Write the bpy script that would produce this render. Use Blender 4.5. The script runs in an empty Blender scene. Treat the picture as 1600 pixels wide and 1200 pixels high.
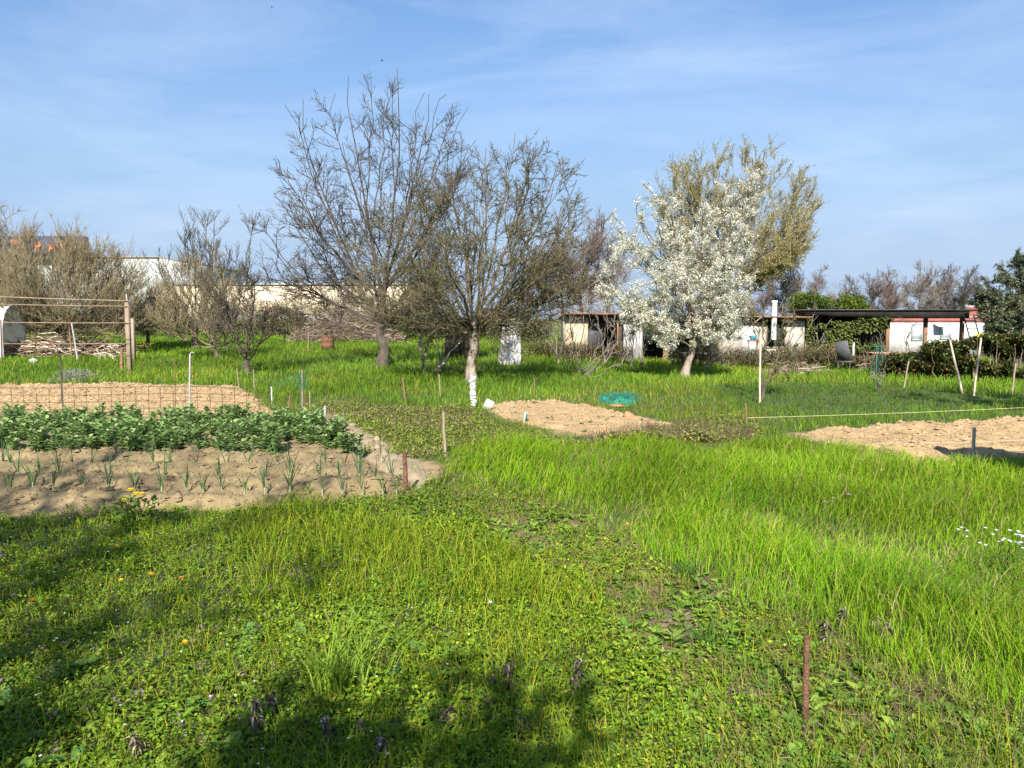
import bpy, math
import numpy as np
from mathutils import Vector

sc = bpy.context.scene
C = sc.collection
R = np.random.default_rng(11)

# ---------------------------------------------------------------- camera
FPX, HOR, EYE = 1208.0, 497.0, 1.6          # focal length in px of the 1600 px photo, horizon row, eye height
PITCH = math.atan((600 - HOR) / FPX)
cam_d = bpy.data.cameras.new('camera')
cam_d.sensor_fit = 'HORIZONTAL'
cam_d.sensor_width = 36.0
cam_d.lens = 36.0 * FPX / 1600.0
cam_d.clip_start = 0.05
cam_d.clip_end = 3000.0
cam = bpy.data.objects.new('camera', cam_d)
C.objects.link(cam)
cam.location = (0, 0, EYE)
cam.rotation_euler = (math.pi / 2 - PITCH, 0, 0)
sc.camera = cam

# ---------------------------------------------------------------- sun, sky, exposure
SUN_EL, SUN_AZ = math.radians(36), 0.10     # shadows run away from the camera, a touch to the right
L = Vector((math.cos(SUN_EL) * math.sin(SUN_AZ), math.cos(SUN_EL) * math.cos(SUN_AZ), -math.sin(SUN_EL)))
sun_d = bpy.data.lights.new('sun', 'SUN')
sun_d.energy = 4.8
sun_d.angle = math.radians(0.5)
sun_d.color = (1.0, 0.93, 0.82)
sun = bpy.data.objects.new('sun', sun_d)
C.objects.link(sun)
sun.location = (0, -20, 30)
sun.rotation_euler = L.to_track_quat('-Z', 'Y').to_euler()

w = bpy.data.worlds.new('World')
sc.world = w
w.use_nodes = True
nt = w.node_tree
nt.nodes.clear()
N = nt.nodes.new
out = N('ShaderNodeOutputWorld')
bg = N('ShaderNodeBackground')
bg.inputs['Strength'].default_value = 0.081
sky = N('ShaderNodeTexSky')
sky.sky_type = 'NISHITA'
sky.sun_disc = False
sky.sun_elevation = SUN_EL
sky.sun_rotation = math.pi + SUN_AZ
sky.altitude = 100
sky.air_density = 1.0
sky.dust_density = 1.0
sky.ozone_density = 8.0
tc = N('ShaderNodeTexCoord')
mp = N('ShaderNodeMapping')
mp.inputs['Scale'].default_value = (1.4, 1.4, 6.5)
mp.inputs['Rotation'].default_value = (0.12, 0.16, 0.3)
mp.inputs['Location'].default_value = (2.3, 0.9, 0.4)
n1 = N('ShaderNodeTexNoise')
n1.inputs['Scale'].default_value = 1.25
n1.inputs['Detail'].default_value = 7
n1.inputs['Roughness'].default_value = 0.62
n1.inputs['Distortion'].default_value = 0.5
cr = N('ShaderNodeValToRGB')
cr.color_ramp.elements[0].position = 0.46
cr.color_ramp.elements[0].color = (0, 0, 0, 1)
cr.color_ramp.elements[1].position = 0.86
cr.color_ramp.elements[1].color = (0.36, 0.36, 0.36, 1)
mixc = N('ShaderNodeMixRGB')
mixc.inputs['Color2'].default_value = (6.2, 6.9, 8.0, 1)
tint = N('ShaderNodeMixRGB')               # spring haze: the air pales towards the horizon
tint.inputs['Color2'].default_value = (2.70, 3.56, 4.85, 1)
sepz = N('ShaderNodeSeparateXYZ')
hzr = N('ShaderNodeValToRGB')
hzr.color_ramp.interpolation = 'EASE'
hzr.color_ramp.elements[0].position = 0.0
hzr.color_ramp.elements[0].color = (1, 1, 1, 1)
hzr.color_ramp.elements[1].position = 0.43
hzr.color_ramp.elements[1].color = (0.20, 0.20, 0.20, 1)
nt.links.new(tc.outputs['Generated'], sepz.inputs['Vector'])
nt.links.new(sepz.outputs['Z'], hzr.inputs['Fac'])
nt.links.new(hzr.outputs['Color'], tint.inputs['Fac'])
nt.links.new(tc.outputs['Generated'], mp.inputs['Vector'])
nt.links.new(mp.outputs['Vector'], n1.inputs['Vector'])
nt.links.new(n1.outputs['Fac'], cr.inputs['Fac'])
blue = N('ShaderNodeMixRGB')
blue.blend_type = 'MULTIPLY'
blue.inputs['Fac'].default_value = 1.0
blue.inputs['Color2'].default_value = (0.85, 1.035, 1.04, 1)
nt.links.new(sky.outputs['Color'], blue.inputs['Color1'])
nt.links.new(blue.outputs['Color'], tint.inputs['Color1'])
nt.links.new(tint.outputs['Color'], mixc.inputs['Color1'])
nt.links.new(cr.outputs['Color'], mixc.inputs['Fac'])
nt.links.new(mixc.outputs['Color'], bg.inputs['Color'])
nt.links.new(bg.outputs['Background'], out.inputs['Surface'])

sc.view_settings.view_transform = 'Standard'
sc.view_settings.look = 'None'
sc.view_settings.exposure = 1.10
sc.view_settings.gamma = 1.0
sc.view_settings.use_curve_mapping = False
sc.render.engine = 'CYCLES'
sc.cycles.max_bounces = 6
sc.cycles.diffuse_bounces = 3
sc.cycles.glossy_bounces = 2
sc.cycles.transmission_bounces = 4
sc.cycles.transparent_max_bounces = 4
sc.cycles.caustics_reflective = False
sc.cycles.caustics_refractive = False
sc.cycles.use_adaptive_sampling = True

# ---------------------------------------------------------------- noise, terrain, photo rays
LAT = np.random.default_rng(3).random((256, 256))


def vnoise(x, y):
    x = np.asarray(x, float); y = np.asarray(y, float)
    xi = np.floor(x).astype(int); yi = np.floor(y).astype(int)
    fx = x - xi; fy = y - yi
    fx = fx * fx * (3 - 2 * fx); fy = fy * fy * (3 - 2 * fy)
    a = LAT[xi & 255, yi & 255]; b = LAT[(xi + 1) & 255, yi & 255]
    c = LAT[xi & 255, (yi + 1) & 255]; d = LAT[(xi + 1) & 255, (yi + 1) & 255]
    return (a * (1 - fx) + b * fx) * (1 - fy) + (c * (1 - fx) + d * fx) * fy


def fbm(x, y, o=4):
    s = 0; a = 0.5; t = 0
    for k in range(o):
        s = s + a * vnoise(x * 2 ** k + 17.3 * k, y * 2 ** k + 5.1 * k); t += a; a *= 0.5
    return s / t


def sstep(t):
    t = np.clip(t, 0, 1)
    return t * t * (3 - 2 * t)


def H(x, y):
    """ground height: the garden is flat, the back rises a little on the left and falls on the right"""
    x = np.asarray(x, float); y = np.asarray(y, float)
    s = sstep((y - 15) / 24)
    side = sstep((x + 4) / 13)
    return s * (0.45 * (1 - side) - 0.30 * side) + 0.05 * (fbm(x * 0.45 + 9, y * 0.45 + 4, 3) - 0.5) * sstep((y + 5) / 6)


def hz(x, y):
    return float(H(x, y))


CP, SP = math.cos(PITCH), math.sin(PITCH)


def ray(px, py):
    u = (px - 800) / FPX; v = (600 - py) / FPX
    d = np.array([u, CP + v * SP, -SP + v * CP])
    return d / d[1]


def at(px, py, Y):
    """the point of the photo ray at distance Y in front of the camera"""
    d = ray(px, py)
    return np.array([d[0] * Y, Y, EYE + d[2] * Y])


def G(px, py):
    """where the photo ray meets the ground"""
    d = ray(px, py)
    y = 10.0
    for _ in range(60):
        yn = (hz(d[0] * y, y) - EYE) / d[2]
        y = 0.5 * y + 0.5 * min(max(yn, 0.5), 400)
    return np.array([d[0] * y, y, hz(d[0] * y, y)])


def proj(P):
    x = P[:, 0]; y = P[:, 1]; z = P[:, 2] - EYE
    f = y * CP - z * SP
    f = np.where(f < 0.05, 0.05, f)
    v = (y * SP + z * CP) / f
    return 800 + FPX * x / f, 600 - FPX * v


def inpoly(px, py, poly):
    ins = np.zeros(len(px), bool)
    n = len(poly)
    for i in range(n):
        x0, y0 = poly[i]; x1, y1 = poly[(i + 1) % n]
        if y0 == y1: continue
        c = ((y0 > py) != (y1 > py)) & (px < (x1 - x0) * (py - y0) / (y1 - y0) + x0)
        ins ^= c
    return ins


def polyG(pts):
    return [tuple(G(*p)[:2]) for p in pts]


# ---------------------------------------------------------------- materials
def mat(name, c1, c2=None, scale=8.0, rough=0.8, bump=0.0, attr=False, trans=0.0, spec=0.3, metal=0.0, bscale=None, stretch=None):
    m = bpy.data.materials.new(name)
    m.use_nodes = True
    t = m.node_tree
    t.nodes.clear()
    n = t.nodes.new
    o = n('ShaderNodeOutputMaterial')
    b = n('ShaderNodeBsdfPrincipled')
    b.inputs['Roughness'].default_value = rough
    b.inputs['Specular IOR Level'].default_value = spec
    b.inputs['Metallic'].default_value = metal
    tcn = n('ShaderNodeTexCoord')
    vec = tcn.outputs['Object']
    if stretch:
        mpn = n('ShaderNodeMapping')
        mpn.inputs['Scale'].default_value = stretch
        t.links.new(vec, mpn.inputs['Vector'])
        vec = mpn.outputs['Vector']
    ns = n('ShaderNodeTexNoise')
    ns.inputs['Scale'].default_value = scale
    ns.inputs['Detail'].default_value = 6
    ns.inputs['Roughness'].default_value = 0.65
    t.links.new(vec, ns.inputs['Vector'])
    rp = n('ShaderNodeValToRGB')
    rp.color_ramp.elements[0].position = 0.32
    rp.color_ramp.elements[1].position = 0.68
    c2 = c2 or c1
    rp.color_ramp.elements[0].color = (*c1, 1)
    rp.color_ramp.elements[1].color = (*c2, 1)
    t.links.new(ns.outputs['Fac'], rp.inputs['Fac'])
    col = rp.outputs['Color']
    if attr:
        at_ = n('ShaderNodeVertexColor')
        at_.layer_name = 'Col'
        if attr == 'mul':
            mx = n('ShaderNodeMixRGB'); mx.blend_type = 'MULTIPLY'; mx.inputs['Fac'].default_value = 1
            t.links.new(col, mx.inputs['Color1']); t.links.new(at_.outputs['Color'], mx.inputs['Color2'])
            col = mx.outputs['Color']
        else:
            col = at_.outputs['Color']
    t.links.new(col, b.inputs['Base Color'])
    if bump:
        nb = n('ShaderNodeTexNoise')
        nb.inputs['Scale'].default_value = bscale or scale * 3
        nb.inputs['Detail'].default_value = 6
        t.links.new(vec, nb.inputs['Vector'])
        bp = n('ShaderNodeBump')
        bp.inputs['Strength'].default_value = bump
        bp.inputs['Distance'].default_value = 0.02
        t.links.new(nb.outputs['Fac'], bp.inputs['Height'])
        t.links.new(bp.outputs['Normal'], b.inputs['Normal'])
    if trans:
        tr = n('ShaderNodeBsdfTranslucent')
        t.links.new(col, tr.inputs['Color'])
        ms = n('ShaderNodeMixShader')
        ms.inputs['Fac'].default_value = trans
        t.links.new(b.outputs['BSDF'], ms.inputs[1]); t.links.new(tr.outputs['BSDF'], ms.inputs[2])
        t.links.new(ms.outputs['Shader'], o.inputs['Surface'])
    else:
        t.links.new(b.outputs['BSDF'], o.inputs['Surface'])
    return m


M = dict(
    ground=mat('ground', (0.6, 0.6, 0.6), (1.3, 1.3, 1.3), 5, 0.95, 0.5, attr='mul'),
    soil=mat('soil', (0.28, 0.19, 0.098), (0.46, 0.325, 0.172), 3.0, 0.95, 0.7, bscale=22),
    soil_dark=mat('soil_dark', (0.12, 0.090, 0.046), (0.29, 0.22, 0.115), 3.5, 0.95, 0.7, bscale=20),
    paving=mat('paving', (0.24, 0.185, 0.115), (0.40, 0.31, 0.20), 5, 0.9, 0.5),
    grass=mat('grass_blade', (1, 1, 1), rough=0.55, attr=True, trans=0.38, spec=0.06),
    leaf=mat('leaf', (1, 1, 1), rough=0.6, attr=True, trans=0.30, spec=0.08),
    gloss_leaf=mat('gloss_leaf', (1, 1, 1), rough=0.35, attr=True, trans=0.18, spec=0.5),
    petal=mat('petal', (1, 1, 1), rough=0.7, attr=True, trans=0.42, spec=0.2),
    bark=mat('bark', (0.045, 0.036, 0.028), (0.13, 0.105, 0.082), 9, 0.9, 0.8, stretch=(1, 1, 0.3)),
    bark_pale=mat('bark_pale', (0.12, 0.088, 0.066), (0.40, 0.335, 0.275), 9, 0.9, 0.8, stretch=(1, 1, 0.3)),
    bark_moss=mat('bark_moss', (0.13, 0.105, 0.06), (0.27, 0.215, 0.10), 8, 0.9, 0.8, stretch=(1, 1, 0.4)),
    twig=mat('twig', (0.048, 0.039, 0.032), (0.105, 0.085, 0.068), 6, 0.85),
    twig_red=mat('twig_red', (0.11, 0.078, 0.067), (0.19, 0.14, 0.12), 6, 0.85),
    twig_olive=mat('twig_olive', (0.078, 0.064, 0.040), (0.155, 0.128, 0.076), 6, 0.85),
    twig_grey=mat('twig_grey', (0.15, 0.125, 0.105), (0.26, 0.22, 0.19), 6, 0.85),
    dry=mat('dry_stem', (0.16, 0.115, 0.075), (0.34, 0.26, 0.18), 9, 0.9),
    dry_pale=mat('dry_pale', (0.40, 0.33, 0.25), (0.6, 0.52, 0.42), 9, 0.9),
    wood=mat('weathered_wood', (0.20, 0.15, 0.105), (0.37, 0.29, 0.215), 5, 0.85, 0.4, stretch=(1, 1, 0.15)),
    wood_brown=mat('brown_wood', (0.17, 0.09, 0.05), (0.30, 0.17, 0.10), 6, 0.8, 0.4, stretch=(1, 1, 0.15)),
    wood_dark=mat('dark_wood', (0.025, 0.02, 0.017), (0.07, 0.052, 0.042), 5, 0.8, 0.3),
    rust=mat('rust', (0.065, 0.034, 0.024), (0.25, 0.125, 0.07), 26, 0.9, 0.9),
    rust_dark=mat('dark_rust', (0.07, 0.035, 0.022), (0.15, 0.075, 0.04), 14, 0.85, 0.2),
    metal=mat('grey_metal', (0.30, 0.30, 0.29), (0.48, 0.47, 0.45), 12, 0.5, 0.1, metal=0.3),
    dark_metal=mat('dark_metal', (0.04, 0.04, 0.042), (0.10, 0.10, 0.10), 12, 0.55),
    white=mat('white_paint', (0.44, 0.44, 0.43), (0.70, 0.70, 0.68), 2.2, 0.6),
    white_weather=mat('weathered_white', (0.20, 0.19, 0.185), (0.62, 0.62, 0.61), 4, 0.8, 0.2, stretch=(3, 3, 0.7)),
    white_plastic=mat('white_plastic', (0.46, 0.46, 0.44), (0.66, 0.66, 0.64), 9, 0.5),
    cream=mat('cream_wall', (0.40, 0.33, 0.22), (0.58, 0.49, 0.34), 1.5, 0.9, 0.1),
    beige=mat('beige_wall', (0.30, 0.27, 0.23), (0.48, 0.44, 0.39), 1.5, 0.9, 0.1),
    tan_wall=mat('tan_wall', (0.50, 0.41, 0.30), (0.58, 0.49, 0.37), 0.3, 0.9),
    pale_wall=mat('pale_wall', (0.44, 0.47, 0.47), (0.52, 0.55, 0.55), 0.4, 0.7),
    sign_blue=mat('sign_blue', (0.035, 0.045, 0.085), (0.05, 0.06, 0.11), 1, 0.6),
    orange=mat('orange_letter', (0.62, 0.17, 0.05), (0.7, 0.22, 0.07), 1, 0.6),
    red_roof=mat('red_roof', (0.16, 0.05, 0.035), (0.27, 0.095, 0.065), 4, 0.85, 0.3),
    red_band=mat('red_band', (0.24, 0.07, 0.06), (0.36, 0.14, 0.12), 3, 0.8),
    rusty_sheet=mat('rusty_sheet', (0.14, 0.065, 0.04), (0.34, 0.18, 0.10), 3, 0.8, 0.2),
    grey_blue=mat('grey_blue_frame', (0.30, 0.36, 0.42), (0.40, 0.46, 0.52), 4, 0.6),
    pane=mat('pane', (0.55, 0.58, 0.58), (0.66, 0.68, 0.68), 2, 0.25, spec=0.5),
    dark_pane=mat('dark_pane', (0.03, 0.035, 0.04), (0.07, 0.08, 0.09), 3, 0.15, spec=0.5),
    tunnel=mat('tunnel_sheet', (0.55, 0.54, 0.50), (0.76, 0.75, 0.72), 3, 0.5, 0.1, trans=0.25),
    net=mat('green_net', (0.012, 0.19, 0.14), (0.05, 0.36, 0.27), 30, 0.7, 0.8, trans=0.25),
    teal=mat('teal_paint', (0.015, 0.10, 0.085), (0.03, 0.16, 0.13), 8, 0.6),
    cyan=mat('cyan_plastic', (0.02, 0.35, 0.42), (0.05, 0.45, 0.52), 8, 0.4),
    yellow=mat('yellow_plastic', (0.70, 0.72, 0.03), (0.85, 0.85, 0.08), 8, 0.6),
    amber=mat('amber_plastic', (0.80, 0.40, 0.02), (0.85, 0.5, 0.05), 8, 0.5),
    brick=mat('terracotta', (0.42, 0.17, 0.085), (0.55, 0.26, 0.14), 12, 0.9, 0.3),
    twig_tan=mat('twig_tan', (0.17, 0.135, 0.08), (0.30, 0.245, 0.15), 6, 0.85),
    brush=mat('brushwood', (0.10, 0.068, 0.046), (0.25, 0.18, 0.125), 9, 0.9),
    fascia=mat('tarred_wood', (0.010, 0.009, 0.008), (0.026, 0.021, 0.018), 5, 0.9),
    stone=mat('stone', (0.10, 0.075, 0.05), (0.22, 0.17, 0.115), 9, 0.9, 0.6),
    cord=mat('yellow_cord', (0.55, 0.50, 0.28), (0.70, 0.65, 0.40), 9, 0.8),
    fabric_dark=mat('dark_fabric', (0.05, 0.052, 0.058), (0.12, 0.12, 0.13), 5, 0.8),
    firewood=mat('firewood', (0.46, 0.30, 0.14), (0.66, 0.47, 0.26), 7, 0.85, 0.3),
)


# ---------------------------------------------------------------- mesh building
def link(name, me, m, parent=None, loc=None):
    o = bpy.data.objects.new(name, me)
    C.objects.link(o)
    if m: me.materials.append(m)
    if parent: o.parent = parent
    if loc is not None: o.location = [float(c) for c in loc]
    return o


class MB:
    """collects faces (quads and triangles) and builds ONE mesh object"""
    def __init__(s):
        s.v = []; s.q = []; s.t = []; s.c = []; s.n = 0

    def add(s, v, quads=None, tris=None, col=None):
        v = np.asarray(v, float).reshape(-1, 3)
        if len(v) == 0: return s
        if quads is not None and len(quads): s.q.append(np.asarray(quads, np.int64).reshape(-1, 4) + s.n)
        if tris is not None and len(tris): s.t.append(np.asarray(tris, np.int64).reshape(-1, 3) + s.n)
        if col is None: col = np.ones((len(v), 3))
        col = np.asarray(col, float)
        if col.ndim == 1: col = np.tile(col, (len(v), 1))
        s.c.append(col)
        s.v.append(v); s.n += len(v)
        return s

    def box(s, c, size, rot=None, bev=0.0):
        """a box, edges chamfered when bev > 0"""
        hx, hy, hh = [a / 2 for a in size]
        if bev > 0:
            b = min(bev, hx * .9, hy * .9)
            ring = [(-hx + b, -hy), (hx - b, -hy), (hx, -hy + b), (hx, hy - b), (hx - b, hy), (-hx + b, hy), (-hx, hy - b), (-hx, -hy + b)]
            v = np.array([(x, y, z) for z in (-hh, hh) for x, y in ring])
            q = [(i, (i + 1) % 8, 8 + (i + 1) % 8, 8 + i) for i in range(8)]
            q += [(8, 9, 10, 15), (15, 10, 11, 14), (14, 11, 12, 13), (1, 0, 7, 2), (2, 7, 6, 3), (3, 6, 5, 4)]
        else:
            v = np.array([(x, y, z) for z in (-hh, hh) for x, y in ((-hx, -hy), (hx, -hy), (hx, hy), (-hx, hy))])
            q = [(3, 2, 1, 0), (4, 5, 6, 7), (0, 1, 5, 4), (1, 2, 6, 5), (2, 3, 7, 6), (3, 0, 4, 7)]
        if rot is not None: v = v @ rotm(rot).T
        return s.add(v + np.asarray(c, float), q)

    def tubes(s, P, r0, r1, sides=5, col=None, cap=True, pw=1.0):
        """P (B, n, 3): B tapered tubes"""
        P = np.asarray(P, float)
        if P.ndim == 2: P = P[None]
        B, n, _ = P.shape
        if B == 0: return s
        r0 = np.broadcast_to(np.asarray(r0, float), (B,)); r1 = np.broadcast_to(np.asarray(r1, float), (B,))
        T = np.gradient(P, axis=1)
        T /= np.linalg.norm(T, axis=2, keepdims=True) + 1e-9
        ref = np.where(np.abs(T[:, :1, 2:3]) > 0.85, np.array([1.0, 0.05, 0]), np.array([0, 0.05, 1.0]))
        U = np.cross(T, np.broadcast_to(ref, T.shape)); U /= np.linalg.norm(U, axis=2, keepdims=True) + 1e-9
        V = np.cross(T, U)
        tt = np.linspace(0, 1, n) ** pw
        rad = r0[:, None] * (1 - tt) + r1[:, None] * tt
        a = np.arange(sides) * 2 * math.pi / sides
        ring = P[:, :, None] + rad[:, :, None, None] * (np.cos(a)[None, None, :, None] * U[:, :, None] + np.sin(a)[None, None, :, None] * V[:, :, None])
        idx = np.arange(B * n * sides).reshape(B, n, sides)
        A = idx[:, :-1]; D = idx[:, 1:]
        q = np.stack([A, np.roll(A, -1, 2), np.roll(D, -1, 2), D], -1).reshape(-1, 4)
        c = None
        if col is not None: c = np.repeat(np.broadcast_to(np.asarray(col, float), (B, 3)), n * sides, 0)
        s.add(ring.reshape(-1, 3), q, None, c)
        if cap:
            for e in (0, n - 1):
                ctr = P[:, e]
                v = np.concatenate([ring[:, e], ctr[:, None]], 1)
                i = np.arange(B * (sides + 1)).reshape(B, sides + 1)
                f = np.stack([i[:, :sides], np.roll(i[:, :sides], -1, 1), np.repeat(i[:, sides:], sides, 1)], -1).reshape(-1, 3)
                c = None if col is None else np.repeat(np.broadcast_to(np.asarray(col, float), (B, 3)), sides + 1, 0)
                s.add(v.reshape(-1, 3), None, f, c)
        return s

    def leaves(s, P, A, E, ln, wd, col, fold=0.25, bend=0.25):
        """oval leaves: base P, azimuth A, elevation E, length, width, colour (N,3)"""
        P = np.asarray(P, float).reshape(-1, 3); n = len(P)
        if n == 0: return s
        A = np.broadcast_to(A, n); E = np.broadcast_to(E, n); ln = np.broadcast_to(ln, n); wd = np.broadcast_to(wd, n)
        d = np.stack([np.cos(A) * np.cos(E), np.sin(A) * np.cos(E), np.sin(E)], 1)
        sd = np.stack([-np.sin(A), np.cos(A), np.zeros(n)], 1)
        up = np.cross(d, sd); up *= np.sign(up[:, 2:3] + 1e-9)
        l = ln[:, None]; ww = wd[:, None] * .5
        dz = np.array([0, 0, 1.0])
        pts = np.stack([P,
                        P + d * l * .33 + sd * ww * .9 + up * ww * fold,
                        P + d * l * .70 + sd * ww * .85 + up * ww * fold - dz * l * bend * .35,
                        P + d * l - dz * l * bend,
                        P + d * l * .70 - sd * ww * .85 + up * ww * fold - dz * l * bend * .35,
                        P + d * l * .33 - sd * ww * .9 + up * ww * fold], 1)
        i = np.arange(n)[:, None] * 6
        q = np.concatenate([i + np.array([0, 1, 2, 3]), i + np.array([0, 3, 4, 5])])
        col = np.broadcast_to(np.asarray(col, float), (n, 3))
        return s.add(pts.reshape(-1, 3), q, None, np.repeat(col, 6, 0))

    def blades(s, P, h, wd, az, lean, col):
        """grass blades: curved, three segments"""
        P = np.asarray(P, float); n = len(P)
        if n == 0: return s
        h = np.broadcast_to(h, n)[:, None]; wd = np.broadcast_to(wd, n)[:, None]; lean = np.broadcast_to(lean, n)[:, None]
        d = np.stack([np.cos(az), np.sin(az), np.zeros(n)], 1)
        tw = az + R.uniform(0.6, 2.5, n)
        sd = np.stack([np.cos(tw), np.sin(tw), np.zeros(n)], 1) * wd * .5
        z = np.array([0, 0, 1.0])
        m1 = P + z * h * .45 + d * h * lean * .22
        m2 = P + z * h * (.80 - .1 * lean) + d * h * lean * .62
        tp = P + z * h * (1.0 - .38 * lean) + d * h * lean * 1.15
        pts = np.stack([P - sd, P + sd, m1 + sd * .95, m1 - sd * .95, m2 + sd * .6, m2 - sd * .6, tp], 1)
        i = np.arange(n)[:, None] * 7
        q = np.concatenate([i + np.array([0, 1, 2, 3]), i + np.array([3, 2, 4, 5])])
        t = i + np.array([5, 4, 6])
        col = np.broadcast_to(np.asarray(col, float), (n, 3))
        return s.add(pts.reshape(-1, 3), q, t, np.repeat(col, 7, 0))

    def cards(s, P, size, col):
        """small randomly turned oval leaves or petals"""
        P = np.asarray(P, float).reshape(-1, 3); n = len(P)
        if n == 0: return s
        return s.leaves(P, R.uniform(0, 6.283, n), R.uniform(-0.6, 1.1, n), np.broadcast_to(size, n) * R.uniform(.7, 1.3, n),
                        np.broadcast_to(size, n) * R.uniform(.4, .65, n), col, .3, R.uniform(0, .3))

    def mesh(s, name, smooth=False):
        me = bpy.data.meshes.new(name)
        V = np.concatenate(s.v) if s.v else np.zeros((0, 3))
        Q = np.concatenate(s.q) if s.q else np.zeros((0, 4), np.int64)
        T = np.concatenate(s.t) if s.t else np.zeros((0, 3), np.int64)
        me.vertices.add(len(V)); me.vertices.foreach_set('co', V.astype(np.float32).ravel())
        me.loops.add(Q.size + T.size)
        me.loops.foreach_set('vertex_index', np.concatenate([Q.ravel(), T.ravel()]).astype(np.int32))
        me.polygons.add(len(Q) + len(T))
        ls = np.concatenate([np.arange(len(Q)) * 4, Q.size + np.arange(len(T)) * 3]).astype(np.int32)
        me.polygons.foreach_set('loop_start', ls)
        if smooth: me.polygons.foreach_set('use_smooth', np.ones(len(Q) + len(T), bool))
        a = me.attributes.new('Col', 'FLOAT_COLOR', 'POINT')
        c4 = np.ones((len(V), 4), np.float32)
        if s.c: c4[:, :3] = np.concatenate(s.c)
        a.data.foreach_set('color', c4.ravel())
        me.update(calc_edges=True)
        me.validate()
        return me

    def build(s, name, m, parent=None, loc=None, smooth=False):
        return link(name, s.mesh(name, smooth), m, parent, loc)


def rotm(e):
    cx, sx, cy, sy, cz, sz = math.cos(e[0]), math.sin(e[0]), math.cos(e[1]), math.sin(e[1]), math.cos(e[2]), math.sin(e[2])
    return np.array([[cz, -sz, 0], [sz, cz, 0], [0, 0, 1]]) @ np.array([[cy, 0, sy], [0, 1, 0], [-sy, 0, cy]]) @ np.array([[1, 0, 0], [0, cx, -sx], [0, sx, cx]])


def tag(o, label=None, cat=None, group=None, kind=None):
    if label: o['label'] = label
    if cat: o['category'] = cat
    if group: o['group'] = group
    if kind: o['kind'] = kind
    return o


def thing(name, label, cat, loc, group=None, rz=0.0):
    o = bpy.data.objects.new(name, None)
    o.empty_display_size = 0.2
    C.objects.link(o)
    o.location = [float(c) for c in loc]
    o.rotation_euler = (0, 0, rz)
    return tag(o, label, cat, group)


def copy_tree(o, parent=None):
    c = o.copy(); C.objects.link(c)
    if parent: c.parent = parent
    for ch in list(o.children): copy_tree(ch, c)
    return c


def cols(n, base, var=0.25, hue=0.12, rs=None):
    """n colours scattered about one or several base colours"""
    rs = rs or R
    base = np.asarray(base, float)
    if base.ndim == 1: base = base[None]
    b = base[rs.integers(0, len(base), n)]
    return np.clip(b * (1 + rs.uniform(-var, var, (n, 1))) * (1 + rs.uniform(-hue, hue, (n, 3))), 0.003, 0.95)


def line(a, b, n=6, bow=0.0, jit=0.0, rs=None):
    rs = rs or R
    t = np.linspace(0, 1, n)[:, None]
    p = np.asarray(a) * (1 - t) + np.asarray(b) * t
    p[:, 2] += bow * np.sin(t[:, 0] * math.pi)
    if jit: p[1:-1] += rs.normal(0, jit, (n - 2, 3))
    return p

# ================================================================ the ground
BACK_BED = [(-500, 606), (0, 604), (200, 602), (375, 607), (402, 625), (420, 640), (440, 652), (410, 664), (-500, 670)]
FRONT_BED = [(-600, 835), (0, 808), (200, 803), (420, 791), (590, 779), (657, 769), (640, 750), (600, 735), (560, 702), (535, 682), (495, 668), (-600, 676)]
PATH = [(440, 652), (500, 642), (545, 655), (600, 686), (640, 712), (680, 745), (660, 762), (641, 750), (601, 735), (561, 702), (536, 682), (498, 667), (425, 662)]
MID_BED = [(755, 636), (800, 630), (870, 628), (920, 636), (965, 645), (1010, 657), (1055, 664), (1005, 672), (935, 684), (880, 674), (835, 664), (785, 652)]
RIGHT_BED = [(1232, 682), (1300, 673), (1400, 667), (1600, 657), (2000, 640), (2000, 705), (1600, 714), (1460, 725), (1400, 717), (1330, 701)]
TALL = [(655, 752), (700, 712), (780, 703), (1000, 692), (1240, 688), (1330, 706), (1400, 722), (1480, 732), (1700, 722), (2600, 900), (2600, 1500),
        (1750, 1180), (1400, 1050), (1180, 965), (1030, 880), (900, 825), (800, 775), (720, 775)]
TRACK = [(690, 745), (790, 760), (900, 825), (1030, 880), (1180, 965), (1400, 1050), (1750, 1180), (1900, 1500), (1150, 1500), (1080, 1100), (960, 985), (830, 880), (740, 800)]
STRIP = [(430, 640), (560, 632), (740, 640), (760, 655), (850, 668), (935, 690), (1040, 668), (1120, 652), (1245, 672), (1240, 690), (1000, 694), (760, 704), (690, 724), (640, 728), (560, 668)]
BROWN = [(930, 688), (1045, 662), (1120, 655), (1235, 680), (1180, 692), (1000, 697)]
CLOVER_SHADE = [(1100, 605), (1350, 600), (1500, 612), (1560, 632), (1400, 650), (1180, 640)]  # short clover band that also carries a painted shadow


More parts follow.
